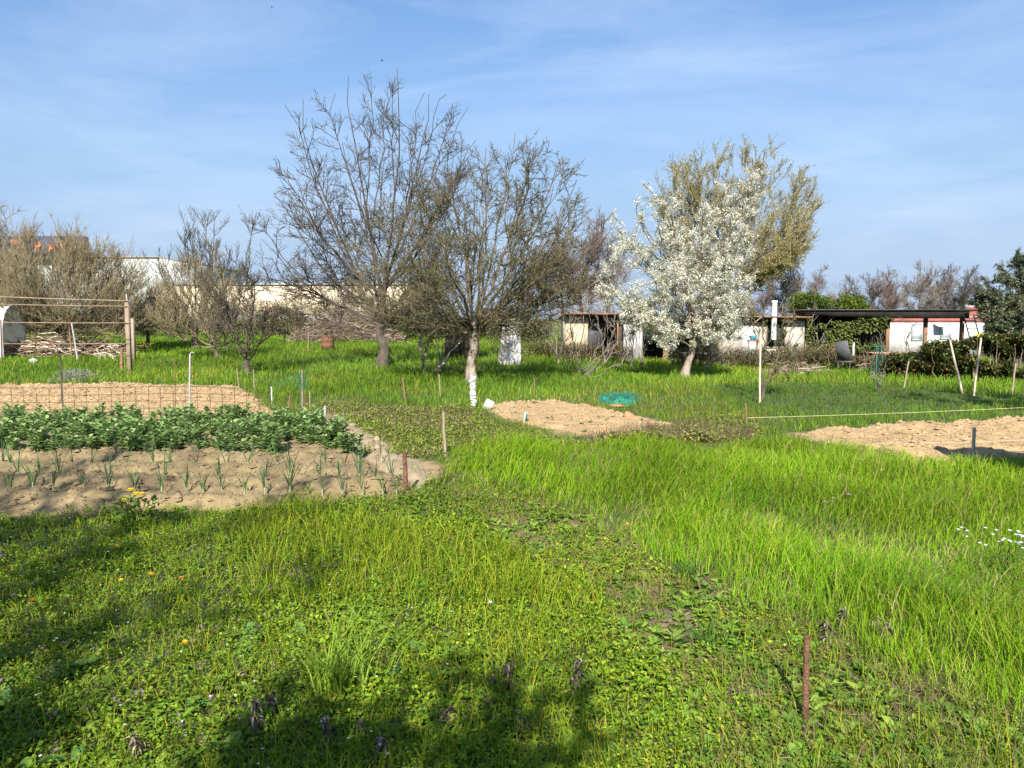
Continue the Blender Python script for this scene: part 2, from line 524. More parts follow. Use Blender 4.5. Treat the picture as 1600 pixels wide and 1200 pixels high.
def region(P):
    """masks of the kinds of ground at the points P (N,3)"""
    # ragged borders: the outline is looked up at a wandering point
    amp = np.minimum(.75, .085 * np.maximum(P[:, 1], 0))[:, None]
    wob = np.stack([fbm(P[:, 0] * 1.3 + 3, P[:, 1] * 1.3, 3), fbm(P[:, 0] * 1.3 + 60, P[:, 1] * 1.3 + 9, 3), np.full(len(P), .5)], 1) - .5
    px, py = proj(P)
    wx, wy = proj(P + wob * 2.0 * amp)
    bx, by = proj(P + wob * np.minimum(.55, amp))
    vis = P[:, 1] > 0.6
    r = {}
    for k, pl in dict(back=BACK_BED, front=FRONT_BED, path=PATH, mid=MID_BED, right=RIGHT_BED, tall=TALL, track=TRACK, strip=STRIP, brown=BROWN, clover=CLOVER_SHADE).items():
        r[k] = (inpoly(bx, by, pl) if k in ('back', 'front', 'path', 'mid', 'right') else inpoly(wx, wy, pl)) & vis
    r['bed'] = r['back'] | r['front'] | r['mid'] | r['right']
    r['near'] = (wy > 740) & ~r['tall'] & ~r['track'] & ~r['bed'] & ~r['path']
    r['lawn'] = (wy <= 740) & ~r['tall'] & ~r['track'] & ~r['bed'] & ~r['path'] & ~r['strip']
    r['px'] = px; r['py'] = py
    return r


def axis(lims):
    o = []
    for a, b, n in lims: o.append(np.linspace(a, b, n, endpoint=False))
    return np.append(np.concatenate(o), lims[-1][1])


gx = axis([(-1500, -300, 12), (-300, -60, 16), (-60, -16, 44), (-16, 16, 200), (16, 60, 44), (60, 300, 16), (300, 1500, 12)])
gy = axis([(-200, -20, 10), (-20, 0, 20), (0, 20, 130), (20, 60, 60), (60, 300, 24), (300, 2500, 16)])
GX, GY = np.meshgrid(gx, gy)
gp = np.stack([GX.ravel(), GY.ravel(), np.zeros(GX.size)], 1)
gp[:, 2] = H(gp[:, 0], gp[:, 1])
rg = region(gp)
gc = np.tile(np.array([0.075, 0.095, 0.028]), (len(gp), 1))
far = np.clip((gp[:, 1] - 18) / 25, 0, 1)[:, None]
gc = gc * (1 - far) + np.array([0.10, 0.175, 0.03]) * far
gc[rg['track']] = (0.16, 0.115, 0.058)
gc[rg['strip']] = (0.13, 0.13, 0.05)
gc[rg['brown']] = (0.17, 0.125, 0.085)
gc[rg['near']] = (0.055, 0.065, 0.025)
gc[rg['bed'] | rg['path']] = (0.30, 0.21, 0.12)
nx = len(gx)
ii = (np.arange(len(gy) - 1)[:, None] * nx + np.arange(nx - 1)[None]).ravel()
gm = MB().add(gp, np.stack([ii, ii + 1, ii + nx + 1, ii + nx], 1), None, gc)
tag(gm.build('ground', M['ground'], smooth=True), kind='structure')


def sheet(name, poly_px, res, hgt, m, crumbs=380, wander=.5, grain=1.0):
    """a patch of worked soil: a sheet over the ground with clods, sunk at its outline"""
    poly = polyG(poly_px)
    a = np.array(poly)
    a[:, 0] = np.clip(a[:, 0], -16, 22)
    poly = [tuple(q) for q in a]
    x = np.arange(a[:, 0].min() - .1, a[:, 0].max() + .1, res); y = np.arange(a[:, 1].min() - .1, a[:, 1].max() + .1, res)
    X, Y = np.meshgrid(x, y)
    p = np.stack([X.ravel(), Y.ravel()], 1)
    wob = np.stack([fbm(p[:, 0] * 2, p[:, 1] * 2, 3), fbm(p[:, 0] * 2 + 40, p[:, 1] * 2, 3)], 1) - .5
    q = p + wob * wander
    d = np.full(len(p), 9.0)
    for i in range(len(poly)):
        s0 = np.array(poly[i]); s1 = np.array(poly[(i + 1) % len(poly)])
        e = s1 - s0; t = np.clip(((q - s0) @ e) / (e @ e + 1e-9), 0, 1)
        d = np.minimum(d, np.linalg.norm(q - s0 - t[:, None] * e, axis=1))
    ins = inpoly(q[:, 0], q[:, 1], poly)
    d = np.where(ins, d, -d)
    z = H(p[:, 0], p[:, 1]) + hgt(p[:, 0], p[:, 1]) * sstep(d / .25) + 0.03 * np.clip(d / .15, -1.6, 1)
    n = len(x)
    ii = (np.arange(len(y) - 1)[:, None] * n + np.arange(n - 1)[None]).ravel()
    qd = np.stack([ii, ii + 1, ii + n + 1, ii + n], 1)
    keep = (d[qd] > -0.12).any(1)
    sm = MB().add(np.stack([p[:, 0], p[:, 1], z], 1), qd[keep])
    ok = np.where(d > .03)[0]                       # loose crumbs and clods of the same earth
    area = len(ok) * res * res
    k = R.choice(ok, int(area * crumbs))
    c = np.stack([p[k, 0], p[k, 1], z[k]], 1) + np.concatenate([R.uniform(-res, res, (len(k), 2)), np.zeros((len(k), 1))], 1) * .5
    sz = grain * np.minimum(.06, .009 * (1 + R.pareto(1.9, len(k)))) * (.7 + .05 * c[:, 1])
    oc = np.array([(1, 0, 0), (-1, 0, 0), (0, 1, 0), (0, -1, 0), (0, 0, 1), (0, 0, -1), (.6, .6, .5), (-.6, .5, .5)], float)
    v = c[:, None] + oc[None] * sz[:, None, None] * R.uniform(.55, 1.15, (len(k), 8, 3)) * np.array([1.1, 1.1, .75])
    f = np.array([(0, 6, 4), (6, 2, 4), (2, 7, 4), (7, 1, 4), (1, 3, 4), (3, 0, 4), (0, 2, 6), (2, 1, 7)])
    sm.add(v.reshape(-1, 3), None, (np.arange(len(k))[:, None, None] * 8 + f[None]).reshape(-1, 3))
    return tag(sm.build(name, m), kind='structure')


def clods(x, y, a=0.05, f=6):
    return a * (0.15 + np.clip(fbm(x * f, y * f, 3) - 0.45, 0, 1) * 2.2 + 0.8 * np.clip(fbm(x * f * 3 + 7, y * f * 3, 3) - .35, 0, 1) + .35 * vnoise(x * f * 5, y * f * 5))


def ridge(x, y):
    yy = y + 0.10 * (fbm(x * .8, y * .8, 2) - .5) + 0.03 * x
    return 0.07 * (0.5 + 0.5 * np.sin(yy * 2 * math.pi / 0.62)) + clods(x, y, 0.055, 7)


sheet('soil_bed', BACK_BED, 0.06, lambda x, y: clods(x, y, 0.055, 7), M['soil'], 420, .5, .65)
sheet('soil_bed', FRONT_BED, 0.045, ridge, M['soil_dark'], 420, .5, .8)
sheet('soil_bed', MID_BED, 0.045, lambda x, y: clods(x, y, 0.04, 8), M['soil'], 500, .4, .6)
sheet('soil_bed', RIGHT_BED, 0.05, lambda x, y: clods(x, y, 0.065, 6), M['soil'], 420, .5, .75)
sheet('garden_path', PATH, 0.04, lambda x, y: 0.02 + 0.02 * fbm(x * 5, y * 5, 3), M['paving'], 60, .22)


# ================================================================ grass and weeds (nobody could count them)
def scatter(n, y0, y1, p, k=0.78, m=1.6):
    """n points over the garden, thinning with distance as y**-p"""
    ys = np.linspace(y0, y1, 4000)
    pdf = (2 * (k * ys + m)) * ys ** (-p)
    cdf = np.cumsum(pdf); cdf /= cdf[-1]
    y = np.interp(R.random(n), cdf, ys)
    x = R.uniform(-1, 1, n) * (k * y + m)
    return np.stack([x, y, H(x, y)], 1)


G_TALL = [(0.175, 0.325, 0.010), (0.13, 0.275, 0.008), (0.215, 0.35, 0.015), (0.28, 0.34, 0.04)]
G_NEAR = [(0.18, 0.265, 0.012), (0.23, 0.31, 0.015), (0.13, 0.215, 0.012), (0.31, 0.32, 0.035)]
G_LAWN = [(0.115, 0.235, 0.018), (0.155, 0.28, 0.022), (0.09, 0.20, 0.016), (0.205, 0.285, 0.035)]
G_DRY = [(0.19, 0.24, 0.045), (0.25, 0.23, 0.08), (0.14, 0.21, 0.035), (0.22, 0.17, 0.09), (0.17, 0.23, 0.04)]


def patch(P, f=0.5, o=0):
    return fbm(P[:, 0] * f + o, P[:, 1] * f + 3 * o, 3)


# tall meadow grass on the right
P = scatter(300000, 2.0, 13.5, 0.95)
r = region(P)
cl = patch(P, 1.3, 3)
keep = r['tall'] & (R.random(len(P)) < 0.55 + 0.9 * (cl - .3))
P = P[keep]; cl = cl[keep]; n = len(P); big = patch(P, 0.35, 8)
h = R.uniform(0.14, 0.34, n) * (0.35 + 1.2 * cl) * (0.30 + 1.35 * big) * np.where(P[:, 1] > 8.0, np.interp(P[:, 1], [8.0, 9.5], [1, .55]), 1)
edge = region(P + np.array([-0.35, 0, 0]))['tall']
h *= np.where(edge, 1.0, 0.55)
flat = sstep((patch(P, .7, 91) - .52) * 7)          # trampled, flattened places
h *= 1 - .5 * flat
az = np.where(R.random(n) < .55 + .4 * flat, R.normal(0.5, 0.9, n) + 2.5 * (patch(P, .6, 21) - .5), R.uniform(0, 6.283, n))
c = cols(n, G_TALL, .28, .12) * (0.50 + 0.95 * patch(P, .8, 5))[:, None]
gk = sstep((patch(P, .45, 23) - .46) * 6)[:, None]
c = c * (1 - gk) + c * np.array([.74, .90, 1.0]) * gk
st = R.random(n) < .04 + .12 * flat
c[st] = cols(int(st.sum()), [(.42, .34, .17), (.34, .26, .13)], .2, .08)
tag(MB().blades(P, h, 0.0024 + 0.00045 * P[:, 1], az, np.clip(R.uniform(.25, 1.0, n) + .4 * flat, 0, 1.25), c).build('tall_grass', M['grass']),
    'tall bright green meadow grass to the right of the trodden strip', 'grass', kind='stuff')

# the lawn behind
P = scatter(360000, 8.0, 75, 1.25)
r = region(P)
P = P[r['lawn']]
r = region(P)
n = len(P)
cl = patch(P, .9, 13); lo = patch(P, .25, 31)
h = R.uniform(0.08, 0.20, n) * (0.35 + 1.35 * cl) * np.where(P[:, 1] > 15.5, 1.12, 0.70)
h = np.where(r['clover'], h * .55, h)
c = cols(n, G_LAWN, .26, .12) * (0.62 + 0.80 * lo)[:, None]
yl = sstep((patch(P, .33, 19) - .45) * 5)[:, None]
c = c * (1 - yl) + c * np.array([1.14, 1.06, 1.0]) * yl
c = np.where(r['clover'][:, None], c * np.array([.62, .72, .8]), c)  # clover band darkened: the shadow across the lawn put into its colour
dry = (patch(P, .6, 51) > .62)
c[dry] = c[dry] * np.array([1.25, .98, 1.2])
tag(MB().blades(P, h, 0.002 + 0.00055 * P[:, 1], R.uniform(0, 6.283, n), R.uniform(.15, .85, n), c).build('lawn_grass', M['grass']),
    'rough green grass between the beds, the fruit trees and the sheds', 'grass', kind='stuff')

# short turf in front, on the trodden strip and beside the soil patch
P = scatter(200000, 1.5, 15, 1.15)
r = region(P)
den = np.where(r['near'], .66, np.where(r['track'], .7 * (.25 + .75 * (patch(P, 1.1, 15) > .40)), np.where(r['strip'], .8, 0)))
P = P[R.random(len(P)) < den * (0.55 + 0.9 * patch(P, 1.6, 71))]
r = region(P)
n = len(P)
cl = patch(P, 1.5, 61)
h = R.uniform(0.05, 0.14, n) * (0.45 + 1.1 * cl)
h = np.where(r['strip'], h * .62, h)
tuf = r['near'] & (r['py'] < 960) & (r['px'] > 380) & (patch(P, .9, 77) > .5)
h = np.where(tuf, h * 1.8, h)
c = cols(n, G_NEAR, .25, .12)
s = r['strip'] | (r['track'] & (R.random(n) < .55))
c[s] = cols(int(s.sum()), G_DRY, .25, .12)
c *= (0.8 + 0.4 * patch(P, .7, 83))[:, None]
tag(MB().blades(P, h, 0.0022 + 0.0005 * P[:, 1], R.uniform(0, 6.283, n), R.uniform(.3, 1.0, n), c).build('short_grass', M['grass']),
    'short mixed turf in the foreground and along the trodden strip', 'grass', kind='stuff')

# small leaved ground cover
W = [(0.14, 0.24, 0.020), (0.175, 0.275, 0.025), (0.105, 0.195, 0.020), (0.225, 0.29, 0.035)]
P = scatter(330000, 1.5, 11, 1.2)
r = region(P)
P = P[(r['near'] | (r['track'] & (patch(P, 1.6, 5) > .36)) | (r['strip'] & (R.random(len(P)) < .8))) & (R.random(len(P)) < .35 + 1.1 * patch(P, 1.8, 91))]
n = len(P)
r = region(P)
P[:, 2] += R.uniform(0.0, 0.075, n) * np.where(r['near'], 1, .5) * (.4 + 1.1 * patch(P, 1.4, 17))
c = cols(n, W, .34, .07)
yl = sstep((patch(P, 1.1, 47) - .46) * 6)[:, None]
c = c * (1 - yl) + c * np.array([1.35, 1.28, 1.0]) * yl
s = r['strip'] & (R.random(n) < .6)
c[s] = cols(int(s.sum()), [(.23, .24, .05), (.21, .15, .11), (.17, .22, .04), (.26, .24, .09)], .25, .1)
ln = R.uniform(.009, .026, n) * (0.85 + 0.06 * P[:, 1]) * np.where((r['px'] < 650) & (r['py'] < 1050), .8, 1.0) * (.55 + .9 * patch(P, 1.9, 7))
tag(MB().leaves(P, R.uniform(0, 6.283, n), R.uniform(-.1, 1.0, n), ln, ln * R.uniform(.45, .8, n), c).build('ground_cover', M['leaf']),
    'small leaved weeds and clover carpeting the foreground', 'weeds', kind='stuff')


def rosettes(P, lo, hi, base, el=(0.15, 0.85), k=(6, 10), ar=(.3, .45)):
    nl = R.integers(k[0], k[1], len(P))
    idx = np.repeat(np.arange(len(P)), nl)
    m = len(idx)
    sz = R.uniform(lo, hi, len(P))[idx] * R.uniform(.6, 1.15, m)
    pc = cols(len(P), base, .25, .12)[idx] * R.uniform(.85, 1.15, (m, 1))
    return P[idx], R.uniform(0, 6.283, m), R.uniform(*el, m), sz, sz * R.uniform(*ar, m), pc


P = scatter(20000, 1.5, 9, 1.4)
r = region(P)
wt = np.where(r['track'], np.where(patch(P, 1.3, 5) > .36, 1.0, .5), np.where(r['near'] & (r['px'] > 330), .55, np.where(r['near'], .3, 0)))
P = P[R.random(len(P)) < wt * (.3 + 1.2 * patch(P, 1.2, 29))]
mb = MB().leaves(*rosettes(P, .04, .095, [(0.14, 0.24, 0.035), (0.19, 0.28, 0.045), (0.105, 0.20, 0.035)]))
# the large round leaves in the shade at the bottom left
P = scatter(900, 1.6, 4.2, 1.0)
r = region(P)
P = P[r['near'] & (r['px'] < 700) & (r['py'] > 1000) & (patch(P, 1.6, 43) > .44)]
mb.leaves(*rosettes(P, .07, .14, [(0.10, 0.19, 0.05), (0.12, 0.22, 0.055)], (.2, .9), (6, 9), (.42, .6)))
tag(mb.build('broadleaf_weeds', M['leaf']), 'broad leaved dock and plantain rosettes among the turf', 'weeds', kind='stuff')

# low weeds of the short strip: yellow green, olive and reddish leaves
P = np.stack([R.uniform(-4.5, 6.5, 150000), R.uniform(7.6, 16.5, 150000), np.zeros(150000)], 1)
P[:, 2] = H(P[:, 0], P[:, 1])
r = region(P)
P = P[r['strip'] & (R.random(len(P)) < .25 + 1.0 * patch(P, 1.5, 33))]
n = len(P)
P[:, 2] += R.uniform(0, .07, n) * (.4 + patch(P, 1.2, 35))
k = sstep((patch(P, .8, 39) - .42) * 6)
c = cols(n, [(.20, .27, .035), (.26, .29, .05), (.15, .23, .03)], .3, .08)
rd = R.random(n) < (.08 + .35 * (1 - k))
c[rd] = cols(int(rd.sum()), [(.26, .18, .12), (.24, .22, .08), (.20, .13, .12), (.32, .27, .14)], .3, .08)
tag(MB().leaves(P, R.uniform(0, 6.283, n), R.uniform(-.1, 1.1, n), R.uniform(.025, .055, n), R.uniform(.012, .03, n), c).build('low_weeds', M['leaf']), 'low yellow green and reddish weeds of the short strip', 'weeds', kind='stuff')
# dry straw and leaf litter on the trodden strip
P = scatter(34000, 1.6, 10, 1.1)
r = region(P)
P = P[r['track'] | (r['near'] & (R.random(len(P)) < .10))]
n = len(P)
P[:, 2] += R.uniform(.004, .03, n)
tag(MB().leaves(P, R.uniform(0, 6.283, n), R.normal(0, .12, n), R.uniform(.015, .085, n), R.uniform(.003, .010, n), cols(n, [(.34, .26, .15), (.22, .15, .09), (.42, .35, .22), (.13, .09, .06)], .25, .08), .1, .05).build('leaf_litter', M['leaf']),
    'dry straw and leaf litter on the trodden strip', 'litter', kind='stuff')

# seedling weeds on the open soil
P = scatter(2600, 6, 18, 0.6)
r = region(P)
P = P[r['bed'] & (patch(P, 1.2, 63) > .54)]
P[:, 2] += .07
tag(MB().leaves(*rosettes(P, .02, .06, [(0.15, 0.23, 0.05), (0.11, 0.18, 0.05)], (.1, .9), (4, 7))).build('seedling_weeds', M['leaf']), 'scattered seedling weeds on the bare soil', 'weeds', kind='stuff')

# flowers too small and many to count
P = scatter(900, 2.0, 8, 0.8)
r = region(P)
P = P[r['near'] & (r['px'] < 720) & (patch(P, .8, 37) > .40)]
P[:, 2] += R.uniform(.08, .14, len(P))
idx = np.repeat(np.arange(len(P)), 4)
mb = MB().leaves(P[idx], np.tile(np.arange(4) * 1.57, len(P)) + .4, R.uniform(.1, .7, len(idx)), .007, .006, (0.75, 0.76, 0.8))
tag(mb.build('wild_flowers', M['petal']), 'tiny white chickweed flowers dotted through the shaded turf', 'flowers', kind='stuff')
P = scatter(1500, 2.0, 14, 0.6)
r = region(P)
P = P[(r['near'] & (r['px'] < 560) & (patch(P, .9, 57) > .47)) | (r['strip'] & (patch(P, 1.1, 59) > .45))]
P[:, 2] += R.uniform(.06, .12, len(P))
idx = np.repeat(np.arange(len(P)), 7)
mb = MB().leaves(P[idx] + R.normal(0, .010, (len(idx), 3)), R.uniform(0, 6.283, len(idx)), R.uniform(-.2, 1.2, len(idx)), .018, .010,
                 cols(len(idx), [(0.22, 0.12, 0.20), (0.30, 0.20, 0.30), (0.16, 0.10, 0.09)], .3))
tag(mb.build('purple_dead_nettle', M['petal']), 'purple dead nettle flowering low in the turf', 'flowers', kind='stuff')
P = scatter(1300, 10, 30, 0.6)
r = region(P)
P = P[r['brown']]
P2 = np.concatenate([np.stack([R.uniform(*a, 700), R.uniform(*b, 700), np.zeros(700)], 1) for a, b in (((0.9, 4.6), (9.8, 11.6)),)])
P2[:, 2] = H(P2[:, 0], P2[:, 1])
P2 = P2[region(P2)['brown']]
P2 = np.repeat(P2, 4, 0) + R.normal(0, .05, (len(P2) * 4, 3)) * np.array([1, 1, 0])
n = len(P2)
tag(MB().blades(P2, R.uniform(.06, .2, n), .006, R.uniform(0, 6.28, n), R.uniform(.1, .7, n), cols(n, [(.20, .14, .10), (.26, .19, .13), (.14, .11, .06)], .25)).build('dead_weeds', M['grass']),
    'brown withered weeds between the soil patch and the tall grass', 'weeds', kind='stuff')

# ================================================================ buildings
def wp(px, Y): return (px - 800) / FPX * Y                     # world x of a photo column at distance Y
def wz(py, Y): return EYE + (HOR - py) / FPX * Y               # world z of a photo row at distance Y


def boxpx(mb, x0, x1, y0, y1, Y, depth, bev=0.0):
    """a box whose front face at distance Y spans photo columns x0..x1 and rows y0..y1"""
    X0, X1, Z0, Z1 = wp(x0, Y), wp(x1, Y), wz(y1, Y), wz(y0, Y)
    return mb.box(((X0 + X1) / 2, Y + depth / 2, (Z0 + Z1) / 2), (X1 - X0, depth, Z1 - Z0), bev=bev)


def part(name, m, root, *boxes):
    """boxes in world coordinates as one part of a thing"""
    mb = MB()
    for b in boxes: boxpx(mb, *b)
    o = mb.build(name, M[m], root)
    o.data.transform(root.matrix_basis.inverted())
    return o


def sub(o, root):
    """bring a part built in world coordinates into the frame of its thing"""
    from mathutils import Matrix
    o.data.transform(Matrix.Translation(-root.location))
    o.parent = root
    return o


def wpart(name, m, root, *boxes):
    mb = MB()
    for b in boxes: boxpx(mb, *b)
    return sub(mb.build(name, M[m]), root)


# the long low shed
Y = 30.0
shed = thing('garden_shed', 'long low patched garden shed with rusty roof edge behind the blossom', 'shed', (wp(1070, Y), Y, hz(wp(1070, Y), Y)))
gz = 566
wpart('wall', 'cream', shed, (884, 918, 492, gz, Y, 0.12))
wpart('side_wall', 'cream', shed, (884, 888.5, 492, gz, Y + .13, 3.0))
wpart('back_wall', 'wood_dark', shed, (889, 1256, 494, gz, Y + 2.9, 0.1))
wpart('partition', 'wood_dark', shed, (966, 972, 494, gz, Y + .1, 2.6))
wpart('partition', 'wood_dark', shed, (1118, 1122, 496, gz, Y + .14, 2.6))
o = MB().box((wp(926, Y), Y + .35, wz(522, Y)), (.95, .04, 1.9), (0, .35, .25)).build('tilted_sheet', M['fabric_dark']); sub(o, shed)
wpart('corrugated_panel', 'white_weather', shed, *[(974 + k * 5, 978.6 + k * 5, 505 + (k % 2) * .6, gz, Y + (k % 2) * .02, 0.06) for k in range(6)])
wpart('beige_panel', 'beige', shed, (1124, 1160, 503, gz, Y, 0.1), (1182.5, 1196, 503, gz, Y, 0.1))
wpart('white_panel', 'white', shed, (1160.5, 1182, 507, gz, Y - .03, 0.1))
wpart('end_wall', 'beige', shed, (1226, 1256, 502, gz, Y, 0.1))
o = wpart('window', 'wood', shed, (1196.5, 1198, 500, 545, Y - .02, .1), (1224, 1225.5, 500, 545, Y - .02, .1), (1198.2, 1223.8, 500, 502, Y - .01, .08), (1198.2, 1223.8, 541, 545, Y - .01, .08), (1210, 1211.5, 502.2, 540.8, Y - .01, .06))
p = MB(); boxpx(p, 1198.2, 1223.8, 502.2, 540.8, Y + .06, .02); pa = p.build('pane', M['dark_pane'], o); pa.data.transform(__import__('mathutils').Matrix.Translation(-shed.location))
wpart('lower_wall', 'beige', shed, (1196.5, 1225.5, 545.3, gz, Y, .09))
wpart('post', 'wood_brown', shed, (964, 966, 494, gz, Y - .05, .1))
wpart('post', 'wood_brown', shed, (1121, 1123.5, 496, gz, Y - .05, .1))
rf = MB()
for k in range(9):
    x0, x1 = wp(880 + k * 42.2, Y), wp(880 + k * 42.2 + 42.0, Y)
    zt = wz(489.5 + k * .75, Y) - .13 + .006 * (k % 3)
    rf.box(((x0 + x1) / 2, Y + 1.35, zt - .045 + .07), (x1 - x0, 3.7, .05), (-.05, 0, .0))
sub(rf.build('roof', M['rusty_sheet']), shed)
wpart('fascia', 'wood_dark', shed, *[(881 + k * 62.4, 881 + k * 62.4 + 62, 490.5 + k * 1.2, 495.5 + k * 1.2, Y - .32, .05) for k in range(6)])
ch = thing('chimney_pipe', 'white stove pipe standing up through the rusty shed roof', 'chimney', (wp(1203, Y), Y - .38, wz(530, Y)))
MB().tubes(line((0, 0, 0), (0, 0, (530 - 474) / FPX * Y), 4), .10, .10, 14).build('pipe', M['white'], ch, smooth=False)
zt = (530 - 470) / FPX * Y
MB().tubes(line((0, 0, zt - .08), (0, 0, zt), 3), .125, .11, 14).build('cap', M['white'], ch)

# the canopy with its posts, and the ivy on its left half
Y = 30.5
can = thing('canopy', 'dark flat roofed canopy on brown posts beside the shed', 'canopy', (wp(1380, Y), Y, hz(wp(1380, Y), Y)))
rb = MB()
rb.box((wp(1381, Y), Y + .25, wz(483.6, Y) - .06), (wp(1524, Y) - wp(1238, Y), 1.7, .03), (-.05, 0, 0))
sub(rb.build('roof', M['dark_metal']), can)
o = MB()
v0 = [(wp(1250, Y), wz(487, Y)), (wp(1300, Y), wz(492, Y)), (wp(1300, Y), wz(485.2, Y)), (wp(1250, Y), wz(484.7, Y))]
for a, b_, t0, t1, q0, q1 in ((1246, 1300, 485.5, 485.8, 488, 494), (1300, 1380, 485.8, 486, 494, 495), (1380, 1512, 486, 486, 497, 497.5)):
    X0, X1 = wp(a, Y - .5), wp(b_ - .1, Y - .5)
    vv = []
    for yy in (Y - .5, Y - .42):
        vv += [(X0, yy, wz(q0, Y - .5)), (X1, yy, wz(q1, Y - .5)), (X1, yy, wz(t1, Y - .5)), (X0, yy, wz(t0, Y - .5))]
    o.add(vv, [(0, 1, 2, 3), (7, 6, 5, 4), (0, 4, 5, 1), (2, 6, 7, 3), (1, 5, 6, 2), (0, 3, 7, 4)])
sub(o.build('fascia', M['fascia']), can)
for k in range(7):
    wpart('rafter', 'wood_dark', can, (1262 + k * 39, 1266 + k * 39, 487.5, 491.5, Y - .38, 1.4))
for a in (1384, 1443, 1500):
    wpart('post', 'wood_brown', can, (a, a + 5.4, 494, 560, Y, .13, .01))
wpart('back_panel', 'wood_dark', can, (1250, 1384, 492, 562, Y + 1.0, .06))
ivr = np.random.default_rng(77)
iv = thing('ivy', 'ivy curtain covering the left half of the canopy', 'ivy', (wp(1310, Y), Y - .1, hz(wp(1310, Y), Y)))
n = 6500
ix = ivr.uniform(wp(1246, Y), wp(1386, Y), n); iz = ivr.uniform(0.0, 1, n)
zt = wz(489, Y); zb = hz(wp(1310, Y), Y)
z = zb + iz * (zt - zb)
keep = (fbm(ix * 1.6, z * 2.2, 3) > .40) & ~((ix > wp(1375, Y)) & (fbm(ix * 3, z * 3 + 9, 2) < .5))
ix, z = ix[keep], z[keep]
P = np.stack([ix, Y - .1 - .30 * fbm(ix * 1.8 + 3, z * 2 + 1, 3) - ivr.uniform(0, .15, len(ix)), z], 1) - np.array(iv.location)
mb = MB().leaves(P, ivr.uniform(3.6, 5.8, len(P)), ivr.uniform(-.9, .3, len(P)), .10, .085, cols(len(P), [(0.075, 0.115, 0.03), (0.12, 0.155, 0.04), (0.20, 0.20, 0.06), (0.05, 0.08, 0.025)], .3, .1, ivr))
mb.build('foliage', M['gloss_leaf'], iv)
sb = MB()
for k in range(26):
    a = np.array([ivr.uniform(-1.6, 1.6), .02, -.05]); sb.tubes(line(a, a + [ivr.normal(0, .3), 0, ivr.uniform(1.2, 2.1)], 7, 0, .05, ivr), .018, .006, 5)
sb.build('stem', M['bark'], iv)

# the white caravan-like cabin under the canopy
Y = 34.0
cab = thing('cabin', 'white flat cabin with red band and two shuttered windows, behind the canopy posts', 'cabin', (wp(1470, Y), Y, hz(wp(1470, Y), Y)))
wpart('wall', 'white', cab, (1378, 1548, 503.5, 556, Y, 2.4))
wpart('red_band', 'red_band', cab, (1377, 1549, 496.5, 503.3, Y - .03, 2.46))
wpart('roof', 'white_weather', cab, (1376, 1550, 494.8, 496.3, Y - .08, 2.6))
for a, t, b_ in ((1423, 506, 532), (1468, 506, 530)):
    o = wpart('window', 'grey_blue', cab, (a, a + 1.6, t, b_, Y - .05, .05), (a + 15.5, a + 17.1, t, b_, Y - .05, .05), (a + 1.7, a + 15.4, t, t + 1.6, Y - .05, .05), (a + 1.7, a + 15.4, b_ - 2, b_, Y - .05, .05))
    q = MB(); boxpx(q, a + 1.7, a + 15.4, t + 1.7, b_ - 2.1, Y - .025, .02)
    pa = sub(q.build('pane', M['pane']), cab); pa.parent = o
o = MB().box((wp(1463, Y), Y - .28, wz(508, Y)), (.42, .5, .03), (.25, 0, 0)).build('awning', M['pane']); sub(o, cab)
wpart('door', 'white_plastic', cab, (1512, 1530, 507, 553, Y - .04, .035))
Y = 36.5
hs = thing('red_roofed_hut', 'small hut with red tiled roof half hidden by the olive tree', 'hut', (wp(1570, Y), Y, hz(wp(1570, Y), Y)))
wpart('wall', 'white', hs, (1553, 1640, 503, 560, Y, 2.2))
rm = MB()
X0, X1 = wp(1500, Y), wp(1660, Y)
for k in range(6):
    zz0, zz1 = wz(503.5 - k * 4.2, Y), wz(503.5 - (k + 1) * 4.2, Y) + .02
    yy0 = Y - .3 + k * .28
    rm.add([(X0 + k * .17, yy0, zz0), (X1, yy0, zz0), (X1, yy0 + .3, zz1), (X0 + k * .17 + .17, yy0 + .3, zz1), (X0 + k * .17, yy0, zz0 - .05), (X1, yy0, zz0 - .05)], [(0, 1, 2, 3), (4, 5, 1, 0)])
sub(rm.build('roof', M['red_roof']), hs)
wpart('chimney', 'white_weather', hs, (1509, 1518, 476, 488, Y + 1.3, .35))
Y = 29.2
ld = thing('ladder', 'dark metal ladder leaning against the cabin right of the canopy', 'ladder', (wp(1523, Y), Y, hz(wp(1523, Y), Y)))
for dx in (-.19, .19):
    MB().tubes(line((dx, -.5, 0), (dx - .12, .3, 1.9), 4), .022, .022, 6).build('rail', M['dark_metal'], ld)
for k in range(6):
    t = (k + .6) / 6.3
    MB().tubes(line((-.19 - .12 * t, -.5 + .8 * t, 1.9 * t), (.19 - .12 * t, -.5 + .8 * t, 1.9 * t), 3), .014, .014, 6).build('rung', M['dark_metal'], ld)

# the warehouse far behind on the left
Y = 96.0
wh = thing('warehouse', 'large pale warehouse with dark rooftop sign, far behind the left fruit trees', 'warehouse', (wp(250, Y), Y, hz(wp(250, Y), Y)))
wpart('wall', 'tan_wall', wh, (252, 640, 446, 503, Y, 12))
wpart('tall_hall', 'pale_wall', wh, (-260, 251, 404, 503, Y + .5, 30))
wpart('roof_edge', 'metal', wh, (-262, 252.5, 401.5, 403.8, Y + .3, 30))
wpart('roof_edge', 'metal', wh, (253, 642, 443.5, 445.8, Y - .2, 12))
wpart('cladding_seam', 'metal', wh, *[(138 + k * 14, 138.5 + k * 14, 405, 440, Y + .44, .05) for k in range(8)])
wpart('dark_base', 'metal', wh, (252.2, 639, 492, 503, Y - .06, .05))
Y2 = Y - 1.0
sg = wpart('rooftop_sign', 'sign_blue', wh, (6, 138, 371, 401, Y2, 1.2))


